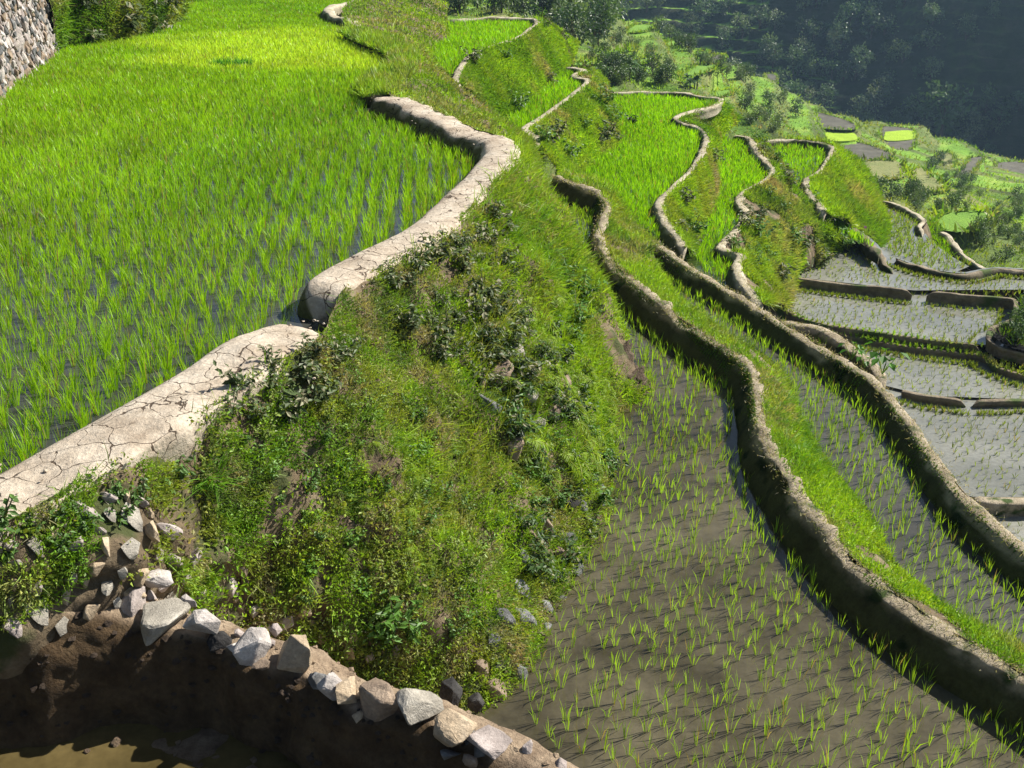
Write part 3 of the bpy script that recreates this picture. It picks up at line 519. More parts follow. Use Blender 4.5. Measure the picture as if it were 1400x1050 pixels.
g = Geo(); rice(g, P, -H3, 8, .15+.07*noise(p3, 2, 9), .18, C2*(.8+.5*noise(p3, 1.3, 13))[:, None], .005, .02); props(g.build('rice_crop', M['rice']), kind='stuff')
GB = np.array([.25, .5, .008])
for poly, z, av, nb, hgt, c, sx, sy in ((riceg1, HG1, ['g1', '2'], 11, .25, GB, .17, .12), (riceg2, HG2, ['g2'], 10, .24, GB, .17, .13), (riceg3, HG3, ['g3'], 7, .26, GB*.95, .2, .18), (riceu1, HU1, ['u1'], 10, .24, GB, .17, .14), (riceu2, HU2, ['u2'], 10, .24, GB, .17, .13), (rice3b, 7.9, ['g3b'], 9, .25, GB, .13, .12)):
    P = rowgrid(poly, sx, sy, math.radians(6), .03, av, .1 if z != 7.9 else -.02); p3 = np.c_[P, P[:, :1]*0]
    g = Geo(); rice(g, P, -z, nb, hgt*(.85+.35*noise(p3, .7, 3)), .26, c*(.8+.4*noise(p3, .6, 14, 2))[:, None], .008, .04); props(g.build('rice_crop', M['rice']), kind='stuff')
CP = np.array([.2, .27, .04])
for (poly, dz), av in zip(pd, (['p01', 'p01b', 'p12', 'p12b'], ['p12', 'p12b', '7'], ['7b', 'p34', 'p34b'], ['p34', 'p34b', 'p45'], ['p45'])):
    pp = pl(poly, HP+dz); P = rowgrid(pp, .2, .165, math.radians(10), .035, av, .15); p3 = np.c_[P, P[:, :1]*0]
    if dz == .3: P = P[(noise(p3, .3, 44) > .35) | (P[:, 1] > 15)]; p3 = np.c_[P, P[:, :1]*0]
    g = Geo(); rice(g, P, -HP-dz, 4, .1+.05*noise(p3, 1, 3), .4, CP*(.8+.4*noise(p3, .6, 14))[:, None], .005, .02); props(g.build('rice_crop', M['rice']), kind='stuff')
P = rowgrid(pl(L1, HL1), .17, .15, .1, .04, ['l1'], .15); p3 = np.c_[P, P[:, :1]*0]
g = Geo(); rice(g, P, -HL1, 6, .16+.06*noise(p3, 1, 3), .45, np.array([.2, .3, .04])*np.ones((len(P), 3)), .006, .03); props(g.build('rice_crop', M['rice']), kind='stuff')
P = rowgrid(pl([(1266, 305), (1290, 318), (1308, 340), (1345, 366), (1330, 370), (1262, 332)], 9.3), .16, .16, .3, .05, ['l2'], .05)
g = Geo(); rice(g, P, -9.3, 8, rnd(len(P), .1, .3), .7, GB*.8*rnd(len(P), .6, 1.2)[:, None], .01, .06); props(g.build('bank_grass', M['grass']), kind='stuff')
P = rowgrid(pl([(1396, 412), (1560, 412), (1560, 496), (1420, 482), (1378, 472), (1362, 459), (1370, 450), (1392, 438)], 8.0), .16, .16, .3, .06, ['p12b'], .02)
g = Geo(); rice(g, P, -8.0, 9, rnd(len(P), .1, .35), .8, GB*.45*rnd(len(P), .6, 1.2)[:, None], .01, .07); props(g.build('bank_grass', M['grass']), kind='stuff')
def footrice(k, H, n, seed, side=-1, h=.13):
    d = DK[k]; c = d['c']; i = np.linspace(0, len(c)-1, n).astype(int); P = c[i, :2]+d['n'][i]*(side*(d['w']/2+.2+R.random(n)*.08))[:, None]
    g = Geo(); rice(g, P, -H, 8, h*rnd(n, .8, 1.2), .35, np.array([.17, .24, .03])*np.ones((n, 3)), .006, .03); props(g.build('rice_crop', M['rice']), kind='stuff')
for k, H, n in (('p12', HP+.1, 90), ('p12b', HP+.1, 60), ('7b', HP+.25, 160), ('p34', HP+.3, 40), ('p34b', HP+.3, 50), ('p01b', HP, 110), ('p01', HP, 30)):
    footrice(k, H, n, 1, 1 if k in ('p12', 'p12b', '7b', 'p34', 'p34b', ) else -1)
P = rowgrid(xy('8')+pl([(1200, 530), (1150, 495), (1100, 465), (1060, 440)], 7.0), .2, .17, 0, .03, ['8'], .1)
g = Geo(); rice(g, P, -7, 8, np.full(len(P), .25), .35, np.array([.15, .28, .02])*np.ones((len(P), 3)), .006, .03); props(g.build('rice_crop', M['rice']), kind='stuff')
# ------------------------------------------------------------------ stones
def rock_mesh(name, seed, col, subd=2, rough=.05, n=15, flat=1.0):
    r = np.random.default_rng(seed); bm = bmesh.new()
    for _ in range(n):
        v = r.normal(size=3); v /= np.linalg.norm(v); v *= r.uniform(.8, 1.05); bm.verts.new((v[0]*.5, v[1]*.5, v[2]*.5*flat))
    res = bmesh.ops.convex_hull(bm, input=bm.verts[:])
    bmesh.ops.delete(bm, geom=[x for x in res['geom_interior'] if isinstance(x, bmesh.types.BMVert)], context='VERTS')
    bmesh.ops.bevel(bm, geom=bm.edges[:]+bm.verts[:], offset=.03, segments=1, affect='EDGES', clamp_overlap=True)
    bmesh.ops.triangulate(bm, faces=bm.faces[:]); bmesh.ops.subdivide_edges(bm, edges=bm.edges[:], cuts=subd, use_grid_fill=True)
    co = np.array([v.co for v in bm.verts]); k = (noise(co+seed, 5, seed, 3)-.5)*rough*2+(noise(co+seed, 16, seed, 2)-.5)*rough*.6
    for v, q in zip(bm.verts, k): v.co *= 1+q
    me = bpy.data.meshes.new(name); bm.to_mesh(me); bm.free(); me.materials.append(col); return me
def stone_mat(n, a, b, sp=60): return ground_mat(n, [(.32, tuple(np.array(a)*.65)), (.5, a), (.68, b)], 7, .7, .85, sp, dist_=.02)
SM = dict(white=stone_mat('white_stone', (.4, .36, .33), (.6, .55, .51)), pale=stone_mat('speckled_stone', (.33, .3, .25), (.5, .46, .39), 90), tan=stone_mat('tan_stone', (.4, .31, .21), (.52, .42, .3)), brown=stone_mat('brown_stone', (.22, .165, .12), (.34, .26, .19)), grey=stone_mat('grey_stone', (.13, .13, .13), (.25, .25, .245)), dark=stone_mat('dark_stone', (.035, .033, .032), (.08, .075, .07)), pink=stone_mat('pinkish_stone', (.33, .28, .255), (.47, .41, .38)))
rimst = [(155, 832, 30, 28, 3.45, 'grey', 'small grey stone at the left end of the stone row'),
 (187, 828, 42, 48, 3.42, 'pink', 'pointed pinkish stone standing up at the left of the stone row'),
 (222, 846, 84, 56, 3.44, 'pale', 'large flat pale speckled stone in the left part of the stone row'),
 (258, 824, 30, 20, 3.42, 'white', 'small white stone behind the large flat pale one'),
 (277, 857, 52, 48, 3.46, 'white', 'white tilted stone right of the large flat pale one'),
 (300, 878, 36, 26, 3.54, 'dark', 'small dark stone tucked under the white tilted one'),
 (347, 884, 52, 62, 3.5, 'white', 'tall white stone with a bare side, alone before the tan block'),
 (377, 861, 20, 18, 3.5, 'pink', 'pebble behind the tall white stone'),
 (400, 897, 64, 54, 3.5, 'tan', 'tan block with a flat grey top in the middle of the stone row'),
 (434, 931, 32, 24, 3.56, 'grey', 'small blue grey rounded stone in the middle of the stone row'),
 (453, 943, 38, 48, 3.56, 'white', 'white wedge leaning on the thin tan slab'),
 (476, 948, 28, 50, 3.56, 'tan', 'thin upright tan slab beside the brown block'),
 (514, 956, 68, 58, 3.56, 'brown', 'big brown block, darkest of the stone row'),
 (572, 970, 74, 52, 3.58, 'pale', 'rough pale speckled boulder right of the brown block'),
 (622, 995, 72, 48, 3.6, 'tan', 'flat topped tan wedge with a dark front face'),
 (668, 1012, 62, 52, 3.62, 'pink', 'rounded beige stone at the right end of the stone row'),
 (215, 792, 46, 22, 3.36, 'white', 'flat white stone on the bank behind the stone row'),
 (178, 812, 40, 26, 3.38, 'tan', 'small tan stone behind the pointed pinkish one'),
 (615, 950, 32, 46, 4.6, 'dark', 'upright dark round stone on the bank foot behind the tan wedge'),
 (650, 960, 24, 26, 4.8, 'dark', 'small dark round stone at the bank foot near the rice')]
for i, (px, py, pw, ph, H, mt_, lab) in enumerate(rimst):
    p = W(px, py, H); d = np.linalg.norm(p); k = d/1400
    o = link('stone', rock_mesh('stone', 100+i, SM[mt_], 3, .085, 13 if mt_ != 'dark' else 24)); o.location = p
    o.scale = (pw*k*1.08, max(pw, ph)*k*.95, ph*k*1.12); o.rotation_euler = (random.uniform(-.25, .25), random.uniform(-.2, .2), random.uniform(-.4, .4)); props(o, lab, 'stone', 'stones set along the earth wall')
for i in range(34):
    k = random.uniform(.5, .98); p = rc[int(k*(len(rc)-1))]+np.r_[rn[int(k*(len(rc)-1))]*random.uniform(-.1, .12), random.uniform(-.06, .02)]; s_ = random.uniform(.04, .1)
    o = link('rubble_stone', rock_mesh('rubble_stone', 1200+i, SM[random.choice(['tan', 'pink', 'brown', 'grey', 'white'])], 1, .07, 14)); o.location = p; o.scale = (s_, s_*random.uniform(.8, 1.3), s_*.8); o.rotation_euler = (random.random(), random.random(), random.random()*6); props(o, 'fist sized rubble wedged between the big stones of the stone row', 'stone', 'rubble between the big stones')
def bankstones(n, box, cols, label, group, size, seed, up=.1):
    G, N = BK['main']; vs = [rock_mesh('embedded_stone', seed+i, SM[c], 2, .06, 14) for i, c in enumerate(cols)]
    P, NN, s, t = sample(G, N, 40000); ok, x, y = visible(P, P[:, 2]); y = 525-1400*(P[:, 1]*math.sin(PITCH)+P[:, 2]*math.cos(PITCH))/(P[:, 1]*math.cos(PITCH)-P[:, 2]*math.sin(PITCH)); x = 700+1400*P[:, 0]/(P[:, 1]*math.cos(PITCH)-P[:, 2]*math.sin(PITCH))
    pts = np.array(box, float); m = inside(np.c_[x, y], pts) & (P[:, 1] < 13); P, NN = P[m], NN[m]; used = []
    for p, nn in zip(P, NN):
        if len(used) >= n: break
        s_ = random.uniform(*size)
        if any(np.linalg.norm(p-q) < .5*(s_+r) for q, r in used): continue
        used.append((p, s_)); o = bpy.data.objects.new('embedded_stone', vs[len(used) % len(vs)]); COL.objects.link(o)
        o.location = p+nn*s_*up; q = Vector(nn).to_track_quat('Z', 'Y'); o.rotation_euler = q.to_euler(); o.scale = (s_*random.uniform(.7, 1.1), s_*random.uniform(.9, 1.5), s_*random.uniform(.5, .8)); props(o, label, 'stone', group)
bankstones(110, [(0, 730), (60, 700), (130, 680), (190, 680), (260, 760), (280, 810), (240, 830), (60, 860), (0, 870)], ['pink', 'pale', 'tan', 'pink'], 'pale stone showing through the weeds below the cracked dike at the left', 'pale stones of the left wall foot', (.07, .17), 300, up=.16)
bankstones(14, [(640, 520), (700, 470), (770, 520), (780, 600), (700, 620)], ['grey', 'brown', 'pale'], 'pale grey stone showing between ferns on the upper right of the bank', 'pale stones among the ferns', (.14, .26), 340)
bankstones(34, [(690, 960), (640, 930), (690, 780), (740, 700), (820, 640), (828, 720), (780, 810), (735, 890)], ['dark', 'grey', 'brown', 'grey'], 'weathered dark stone of the old wall foot beside the brown water', 'dark stones of the wall foot', (.1, .24), 360)
bankstones(24, [(330, 780), (440, 840), (560, 900), (470, 900), (330, 850), (290, 800)], ['pink', 'tan', 'brown'], 'small stone half buried in weeds above the stone row', 'small stones above the stone row', (.06, .13), 380)
# the left wall: a tall dry stone wall made of many slabs
def stone_wall():
    root = bpy.data.objects.new('stone_wall', None); COL.objects.link(root); root.location = b0[3]; props(root, 'tall grey dry stone wall at the left edge of the upper rice paddy', 'stone wall')
    k = len(b0); V = []; T = []; F = []
    B = smooth(b0, .08); Tt = smooth(t0, .05); u = np.linspace(0, 1, len(B)); Tt = np.stack([np.interp(u, np.linspace(0, 1, len(Tt)), Tt[:, i]) for i in range(3)], -1)
    s = np.linspace(0, 1, 60)[None, :, None]; G = B[:, None]*(1-s)+Tt[:, None]*s
    du = np.gradient(G, axis=0); dv = np.gradient(G, axis=1); Nn = unit(np.cross(du, dv)); Nn *= np.sign(-(Nn*G).sum(-1).mean())
    G2 = G+Nn*((noise(G*[1, 1, 1], 3, 3, 3)-.5)*.3)[..., None]
    grid('wall_core', G2-np.array(root.location), M['wallstone'], parent=root)
    ms = [rock_mesh('wall_slab', 500+i, SM[c], 1, .06, 13) for i, c in enumerate(['grey', 'pink', 'white', 'grey', 'brown', 'pale'])]
    n = 0; vis = G[G.shape[0]//3:]; Nv = Nn[G.shape[0]//3:]
    idx = [(i, j) for i in range(0, vis.shape[0], 2) for j in range(0, 59, 2)]; random.shuffle(idx)
    acc = []; cells = []
    for (i, j) in idx:
        p = vis[i, j]; d = np.linalg.norm(p); ok, x, y = visible(p[None], p[2], 260)
        yy = 525-1400*(p[1]*math.sin(PITCH)+p[2]*math.cos(PITCH))/(p[1]*math.cos(PITCH)-p[2]*math.sin(PITCH))
        if not (ok[0] and -60 < yy < 420): continue
        cells.append((p, Nv[i, j]))
    for p, nn in cells:
        m = ms[random.randrange(6)]
        q = Vector(nn).to_track_quat('Z', 'Y').to_matrix(); s_ = random.uniform(.1, .24)
        v = np.array([x.co for x in m.vertices])*[s_*random.uniform(.5, .9), s_*random.uniform(.9, 1.5), s_*.55]
        v = v@np.array(q).T+p+nn*random.uniform(-.02, .08); acc.append((v, m))
    # one mesh: the slabs are the wall's masonry
    VV = []; FF = []; o = 0
    for v, m in acc:
        VV.append(v); FF += [[a+o for a in pgn.vertices] for pgn in m.polygons]; o += len(v)
    me = bpy.data.meshes.new('masonry'); me.from_pydata((np.vstack(VV)-np.array(root.location)).tolist(), [], FF); link('masonry', me, SM['grey'], root)
    for nm in ('pink', 'white', 'brown'): me.materials.append(SM[nm])
    mi = []; 
    for v, m in acc: mi += [random.randrange(4)]*len(m.polygons)
    me.polygons.foreach_set('material_index', mi)
stone_wall()
# ------------------------------------------------------------------ plants on the near bank
def fern_mesh(seed, nf, L, col):
    g = Geo(); r = np.random.default_rng(seed)
    for f in range(nf):
        a = r.uniform(0, 6.28); el = r.uniform(.3, 1.1); l = L*r.uniform(.6, 1.1); n = 22; t = np.linspace(0, 1, n)
        hx = np.array([math.cos(a), math.sin(a), 0]); C = hx*(np.sin(t*1.4)*l*math.cos(el)*.9)[:, None]+UP*((t*math.sin(el)-t**2*.75)*l)[:, None]
        d = unit(np.gradient(C, axis=0)); side = unit(np.cross(d, UP))
        wl = np.sin(np.pi*(t*.92+.06))**.8*l*.22
        cc = col[None]*r.uniform(.75, 1.25)
        for s in (-1, 1):
            D = side*s*.9+d*.45-UP*.25+r.normal(size=(n, 3))*.12; leaves(g, C[2:], D[2:], wl[2:]+.003, np.full(n-2, l/n*.62), np.repeat(cc, n-2, 0)*r.uniform(.7, 1.25, (n-2, 1)), up=UP+r.normal(size=(n-2, 3))*.35)
        S = side*.002; V = np.stack([C-S, C+S], 1).reshape(-1, 3); i = np.arange(n-1)*2; T = np.stack([np.stack([i, i+1, i+3], -1), np.stack([i, i+3, i+2], -1)], 1)
        g.add(V, T, np.repeat(cc*[1.2, .8, 1], 2*n, 0))
    return g
def weed_mesh(seed, ns, L, col, leafL=.07, dry=.0):
    g = Geo(); r = np.random.default_rng(seed)
    for f in range(ns):
        a = r.uniform(0, 6.28); l = L*r.uniform(.5, 1.1); n = 11; t = np.linspace(.1, 1, n); ou = r.uniform(.2, .8)
        C = np.array([math.cos(a), math.sin(a), 0])*(t*l*ou)[:, None]+UP*(t*l*(1-.35*t*ou))[:, None]
        th = r.uniform(0, 6.28, n); D = np.stack([np.cos(th), np.sin(th), r.uniform(-.7, .3, n)], -1)
        c = col[None]*r.uniform(.55, 1.35, (n, 1)); c[r.random(n) < dry] = (.26, .25, .15)
        leaves(g, C, D, leafL*r.uniform(.6, 1.3, n), leafL*r.uniform(.4, .6, n), c, up=UP+r.normal(size=(n, 3))*.4)
        S = np.array([-math.sin(a), math.cos(a), 0])*.003; V = np.stack([C-S, C+S], 1).reshape(-1, 3); i = np.arange(n-1)*2; T = np.stack([np.stack([i, i+1, i+3], -1), np.stack([i, i+3, i+2], -1)], 1)
        g.add(V, T, np.tile([.12, .12, .05], (2*n, 1)))
    return g
def tuft_mesh(seed, n, L, col, wd=.006):
    g = Geo(); r = np.random.default_rng(seed); th = r.uniform(0, 6.28, n); sp = r.uniform(.1, .9, n); D = np.stack([np.cos(th)*sp, np.sin(th)*sp, np.ones(n)], -1); l = L*r.uniform(.5, 1.1, n)
    blades(g, np.stack([np.cos(th), np.sin(th), th*0], -1)*.02, D, l, wd*r.uniform(.7, 1.3, n), np.stack([np.cos(th), np.sin(th), -np.ones(n)*.9], -1)*(l*.35)[:, None], col[None]*r.uniform(.7, 1.3, (n, 1))*np.ones((n, 3)))
    return g
def project(P):
    d = P[:, 1]*math.cos(PITCH)-P[:, 2]*math.sin(PITCH); return np.c_[700+1400*P[:, 0]/d, 525-1400*(P[:, 1]*math.sin(PITCH)+P[:, 2]*math.cos(PITCH))/d]
def plants(name, key, n, box, meshes, mat, label, cat, group, sc=(.8, 1.2), gap=.12, pts=None, tilt=.5):
    G, N = BK[key]; P, NN, s, t = sample(G, N, 15000); X = project(P)
    if pts is not None:
        ids = [int(np.argmin(((X-np.array(q))**2).sum(1))) for q in pts]
    else:
        ids = np.nonzero(inside(X, np.array(box, float)))[0]
    used = []
    for m in meshes:
        if len(m.materials) == 0: m.materials.append(mat)
    for i in ids:
        if len(used) >= n: break
        if pts is None and any(np.linalg.norm(P[i]-q) < gap for q in used): continue
        used.append(P[i]); o = bpy.data.objects.new(name, meshes[len(used) % len(meshes)]); COL.objects.link(o); o.location = P[i]-NN[i]*.01
        q = Vector(unit(NN[i]*tilt+UP)).to_track_quat('Z', 'Y'); e = q.to_euler(); o.rotation_euler = e; o.rotation_euler.rotate_axis('Z', random.uniform(0, 6.28)); k = random.uniform(*sc); o.scale = (k, k, k); props(o, label, cat, group)
FE = [fern_mesh(600+i, 8, .34, np.array([.2, .31, .012])).me('fern') for i in range(5)]
plants('fern', 'main', 80, [(700, 370), (760, 400), (800, 480), (830, 560), (830, 640), (800, 680), (700, 640), (680, 520), (690, 420)], FE, M['grass'], 'bright light green fern arching out of the right shoulder of the bank', 'fern', 'ferns on the right shoulder of the bank', (.6, 1.2), .12)
plants('fern', 'main', 44, [(430, 620), (600, 580), (640, 700), (600, 800), (470, 760)], FE, M['grass'], 'small yellow green fern in the low weeds in the middle of the bank', 'fern', 'small ferns in the middle of the bank', (.3, .65), .14)
WD = [weed_mesh(620+i, 11, .24, np.array([.075, .11, .035]), .055, .2).me('leafy_weed') for i in range(5)]
plants('leafy_weed', 'main', 20, [(300, 540), (360, 500), (480, 470), (470, 540), (380, 590), (310, 600)], WD, M['broad'], 'dusty leafy weed hanging just under the cracked dike near the gap', 'weed', 'dusty weeds under the dike', (.6, 1.15), .15)
plants('leafy_weed', 'main', 44, [(530, 390), (680, 290), (720, 420), (720, 560), (640, 520), (560, 470)], WD, M['broad'], 'dark dusty leafy weed on the upper bank below the second stretch of cracked dike', 'weed', 'dusty weeds on the upper bank', (.6, 1.2), .17)
WG = [weed_mesh(640+i, 9, .24, np.array([.08, .18, .022]), .055, .0).me('leafy_weed') for i in range(4)]
plants('leafy_weed', 'main', 70, [(300, 620), (450, 500), (620, 560), (690, 700), (640, 880), (460, 860), (330, 760)], [weed_mesh(670+i, 9, .2, np.array(c), .034).me('leafy_weed') for i, c in enumerate([(.1, .22, .02), (.15, .26, .03), (.07, .15, .025), (.2, .27, .05)])], M['broad'], 'low small leaved weed in the mixed cover in the middle of the bank', 'weed', 'low weeds in the middle of the bank', (.5, 1.1), .13)
plants('leafy_weed', 'main', 40, [(640, 420), (740, 420), (830, 560), (830, 720), (760, 830), (690, 760), (650, 560)], [weed_mesh(675+i, 12, .24, np.array(c), .05, .12).me('leafy_weed') for i, c in enumerate([(.04, .085, .018), (.06, .11, .025), (.05, .1, .02)])], M['broad'], 'dark leafy weed along the right shoulder of the bank above the brown water', 'weed', 'dark weeds on the right shoulder', (.6, 1.3), .14)
plants('leafy_weed', 'main', 22, [(680, 560), (760, 540), (830, 620), (830, 700), (760, 740), (700, 700)], WG, M['broad'], 'bright broad leaved weed hanging over the right edge of the bank by the water', 'weed', 'broad leaved weeds by the water', (.6, 1.1), .18)
plants('leafy_weed', 'main', 8, None, WG, M['broad'], 'glossy green broad leaved plant on the crest of the bank right of the ferns', 'weed', 'glossy plants on the bank crest', (1.1, 1.5), pts=[(785, 390), (775, 415), (790, 440), (782, 470), (795, 405), (770, 380)])
plants('leafy_weed', 'main', 6, None, WG, M['broad'], 'pale leaved climbing plant low on the bank behind the brown block', 'weed', 'pale leaved plants low on the bank', (.8, 1.2), pts=[(545, 855), (560, 870), (530, 865)])
plants('leafy_weed', 'main', 12, [(0, 700), (130, 690), (260, 640), (200, 710), (60, 760), (0, 780)], [weed_mesh(660+i, 10, .16, np.array([.08, .16, .03]), .04).me('leafy_weed') for i in range(3)], M['broad'], 'small leafy weed below the cracked dike at the left edge', 'weed', 'small weeds at the left edge', (.7, 1.2), .14)
TU = [tuft_mesh(680+i, 70, .34, np.array([.12, .28, .02])).me('grass_tuft') for i in range(4)]
plants('grass_tuft', 'main', 26, [(680, 290), (720, 240), (760, 300), (790, 380), (740, 400), (690, 330)], TU, M['grass'], 'lush bright grass tuft on the bank beside the bend of the cracked dike', 'grass tuft', 'grass tufts at the bend of the dike', (.7, 1.2), .2)
plants('grass_tuft', 'd4', 10, None, TU, M['grass'], 'grass tuft on the slope below the far corner of the largest green paddy', 'grass tuft', 'grass tufts below the far paddy corner', (1, 1.8), pts=[(968, 150), (974, 146), (980, 150), (986, 146), (990, 152), (976, 154), (984, 157), (994, 148)])
plants('grass_tuft', 'main', 2, None, TU, M['grass'], 'grass tuft arching over the bank under the wide cracked dike', 'grass tuft', 'grass tufts under the wide dike', (.8, .9), pts=[(262, 660), (290, 655)])
plants('grass_tuft', 'd2b', 22, [(1040, 490), (1075, 520), (1105, 600), (1130, 650), (1100, 650), (1060, 590)], TU, M['grass'], 'bright grass tuft hanging on the outer side of the thick winding dike', 'grass tuft', 'grass tufts behind the thick dike', (.5, .8), .12)
for key, n, lab, grp in (('d5', 26, 'pale leaved weed on the tall slope under the zigzag dike', 'weeds on the tall middle slope'), ('du2', 16, 'leafy weed on the brown slope left of the largest green paddy', 'weeds left of the green paddy'), ('du1', 8, 'leafy weed on the slope under the topmost side paddy', 'weeds under the topmost paddy'), ('d4', 8, 'leafy weed on the slope between the two middle green paddies', 'weeds between the green paddies')):
    plants('leafy_weed', key, n, [(600, 20), (1240, 20), (1240, 420), (600, 420)], WG[:2]+WD[:2], M['broad'], lab, 'weed', grp, (1.2, 2.6), .5)
plants('shrub', 'weedy', 12, [(85, -30), (250, -30), (240, 40), (90, 70)], WD, M['broad'], 'dark bush on the bank right of the grey stone wall', 'shrub', 'bushes beside the stone wall', (2, 3.4), .5)
# clods of earth
CL = [rock_mesh('clod', 720+i, M['redsoil'], 1, .09, 16) for i in range(3)]
def clods(P, sz, mat):
    VV = []; FF = []; o = 0
    for i, p in enumerate(P):
        m = CL[i % 3]; v = np.array([x.co for x in m.vertices])*random.uniform(*sz)*[1, random.uniform(.7, 1.3), random.uniform(.5, .9)]; a = random.uniform(0, 6.28); c_, s_ = math.cos(a), math.sin(a); v = v@np.array([[c_, -s_, 0], [s_, c_, 0], [0, 0, 1]])+p
        VV.append(v); FF += [[k+o for k in f.vertices] for f in m.polygons]; o += len(v)
    me = bpy.data.meshes.new('earth_clods'); me.from_pydata(np.vstack(VV).tolist(), [], FF); me.validate(); a = me.color_attributes.new('col', 'FLOAT_COLOR', 'POINT'); a.data.foreach_set('color', np.ones(len(me.vertices)*4, np.float32)); props(link('earth_clods', me, mat), kind='stuff')
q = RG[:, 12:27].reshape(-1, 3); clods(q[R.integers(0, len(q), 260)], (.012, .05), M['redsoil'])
M['facesoil'] = ground_mat('shade_clod', [(.3, (.03, .022, .016)), (.5, (.05, .036, .026)), (.7, (.08, .058, .042))], 6, 1, .95, 30)  # clods on the pit face, darkened to match its painted shade
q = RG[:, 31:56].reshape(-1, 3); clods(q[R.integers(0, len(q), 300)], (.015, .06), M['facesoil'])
for k in ('1a', '1b'):
    d = DK[k]; i = R.integers(0, len(d['c']), 160); o_ = R.normal(size=160)*.3*d['w']; clods(d['c'][i]+np.c_[d['n'][i]*o_[:, None], -.02-np.abs(o_)*.15], (.008, .035), M['clay'])
q = np.c_[rnd(70, -3.4, -.6), rnd(70, 2.6, 4.6), np.full(70, -FL)]; clods(q, (.02, .07), M['pitsoil'])
# ------------------------------------------------------------------ far landscape
pts = [(760, 60, 70), (700, 12, 85), (640, 8, 80), (620, 20, 62), (800, 118, 56), (850, 118, 58), (930, 122, 62), (1000, 150, 75), (1050, 180, 85), (1120, 172, 110), (840, 12, 112), (860, 33, 110), (930, 62, 108), (985, 98, 112), (1040, 102, 122), (1075, 130, 125), (1110, 152, 130),
       (850, 85, 75), (900, 100, 78), (950, 95, 92), (1020, 130, 95), (800, 40, 88), (880, 60, 92), (740, 30, 75),
       (1120, 205, 95), (1180, 205, 105), (1250, 210, 108), (1180, 165, 142), (1250, 188, 140), (1330, 215, 120), (1400, 225, 130), (1200, 235, 72), (1260, 250, 62), (1310, 250, 78), (1360, 280, 62), (1420, 300, 60), (1310, 275, 52), (1320, 325, 40), (1390, 350, 42), (1250, 268, 52), (1380, 250, 90), (1180, 190, 118)]
cp = np.array([W(x, y, gd*math.tan(PITCH+math.atan((y-525)/1400))) for x, y, gd in pts])
extra = np.array([(-40, 30, -9), (-10, 20, -9), (0, 40, -10.5), (10, 30, -11), (5, 45, -11), (16, 35, -12), (20, 12, -11), (35, 25, -13), (60, 30, -17), (90, 50, -22), (12, 50, -13), (-30, 60, -8), (40, 150, -44), (70, 175, -42), (10, 165, -40), (-20, 150, -28), (100, 150, -38), (120, 110, -34), (-60, 100, 2), (-60, 160, 0), (24, 50, -15), (28, 66, -17)], float)
cp = np.vstack([cp, extra])
def tps(c):
    n = len(c); d = np.linalg.norm(c[:, None, :2]-c[None, :, :2], axis=-1); K = np.where(d > 0, d*d*np.log(d+1e-9), 0)+np.eye(n)*25
    A = np.zeros((n+3, n+3)); A[:n, :n] = K; A[:n, n] = 1; A[:n, n+1:] = c[:, :2]; A[n:, :n] = A[:n, n:].T
    return np.linalg.solve(A, np.r_[c[:, 2], 0, 0, 0])
sol = tps(cp)
def terr(x, y):
    sh = x.shape; p = np.stack([x.ravel(), y.ravel()], -1); out = np.empty(len(p))
    for i in range(0, len(p), 20000):
        d = np.linalg.norm(p[i:i+20000, None]-cp[None, :, :2], axis=-1)
        out[i:i+20000] = np.where(d > 0, d*d*np.log(d+1e-9), 0)@sol[:-3]+sol[-3]+p[i:i+20000]@sol[-2:]
    return out.reshape(sh)
nx, ny = 520, 460
gx, gy = np.meshgrid(np.linspace(-70, 150, nx), np.linspace(28, 190, ny), indexing='ij')
gz = terr(gx, gy); p3 = np.stack([gx, gy, gz*0], -1)
spur = sstep(gy-gx*1.05, -8, 4)*sstep(gy, 46, 56)
gz += (noise(p3, .06, 91, 3)-.5)*1.2
lev = 1.9; wv = noise(p3, .04, 95)*2.2; t = gz/lev+wv; fr = t-np.floor(t); st = (np.floor(t)+sstep(fr, .5, .92)-wv)*lev
gz = gz*(1-spur*.95)+st*spur*.95
gz = np.where((gx < 14) & (gy < 46), np.minimum(gz, -10.5), gz)
gz += (noise(p3, .35, 97, 3)-.5)*.5
tread = (1-sstep(np.abs(fr-.25), .2, .26))*spur
def tz(x, y):
    i = np.clip((np.asarray(x)+70)/220*(nx-1), 0, nx-1).astype(int); j = np.clip((np.asarray(y)-28)/162*(ny-1), 0, ny-1).astype(int); return gz[i, j]
def cast(px, py):                                            # where the sight line meets the valley terrain
    d = W(px, py, 1.0); s = np.linspace(28/d[1], 188/d[1], 1600); q = d[None]*s[:, None]; hit = q[:, 2] < tz(q[:, 0], q[:, 1]); i = int(np.argmax(hit)) if hit.any() else len(s)-1
    return q[i]
M['plough'] = ground_mat('wet_plough', [(.3, (.06, .056, .04)), (.55, (.1, .094, .07)), (.75, (.15, .14, .1))], .8, .5, .7, 8)
M['bright'] = ground_mat('young_crop', [(.3, (.11, .22, .03)), (.6, (.16, .29, .035))], .8, .8, .95, 9, dist_=.1)
M['olive'] = ground_mat('ripening_crop', [(.3, (.15, .18, .06)), (.6, (.24, .24, .1))], .6, .8, .95, 6, dist_=.1)
M['yellow'] = ground_mat('seedbed_crop', [(.3, (.24, .36, .02)), (.6, (.3, .44, .03))], 1, .8, .95, 6, dist_=.1)
FIELDS = []
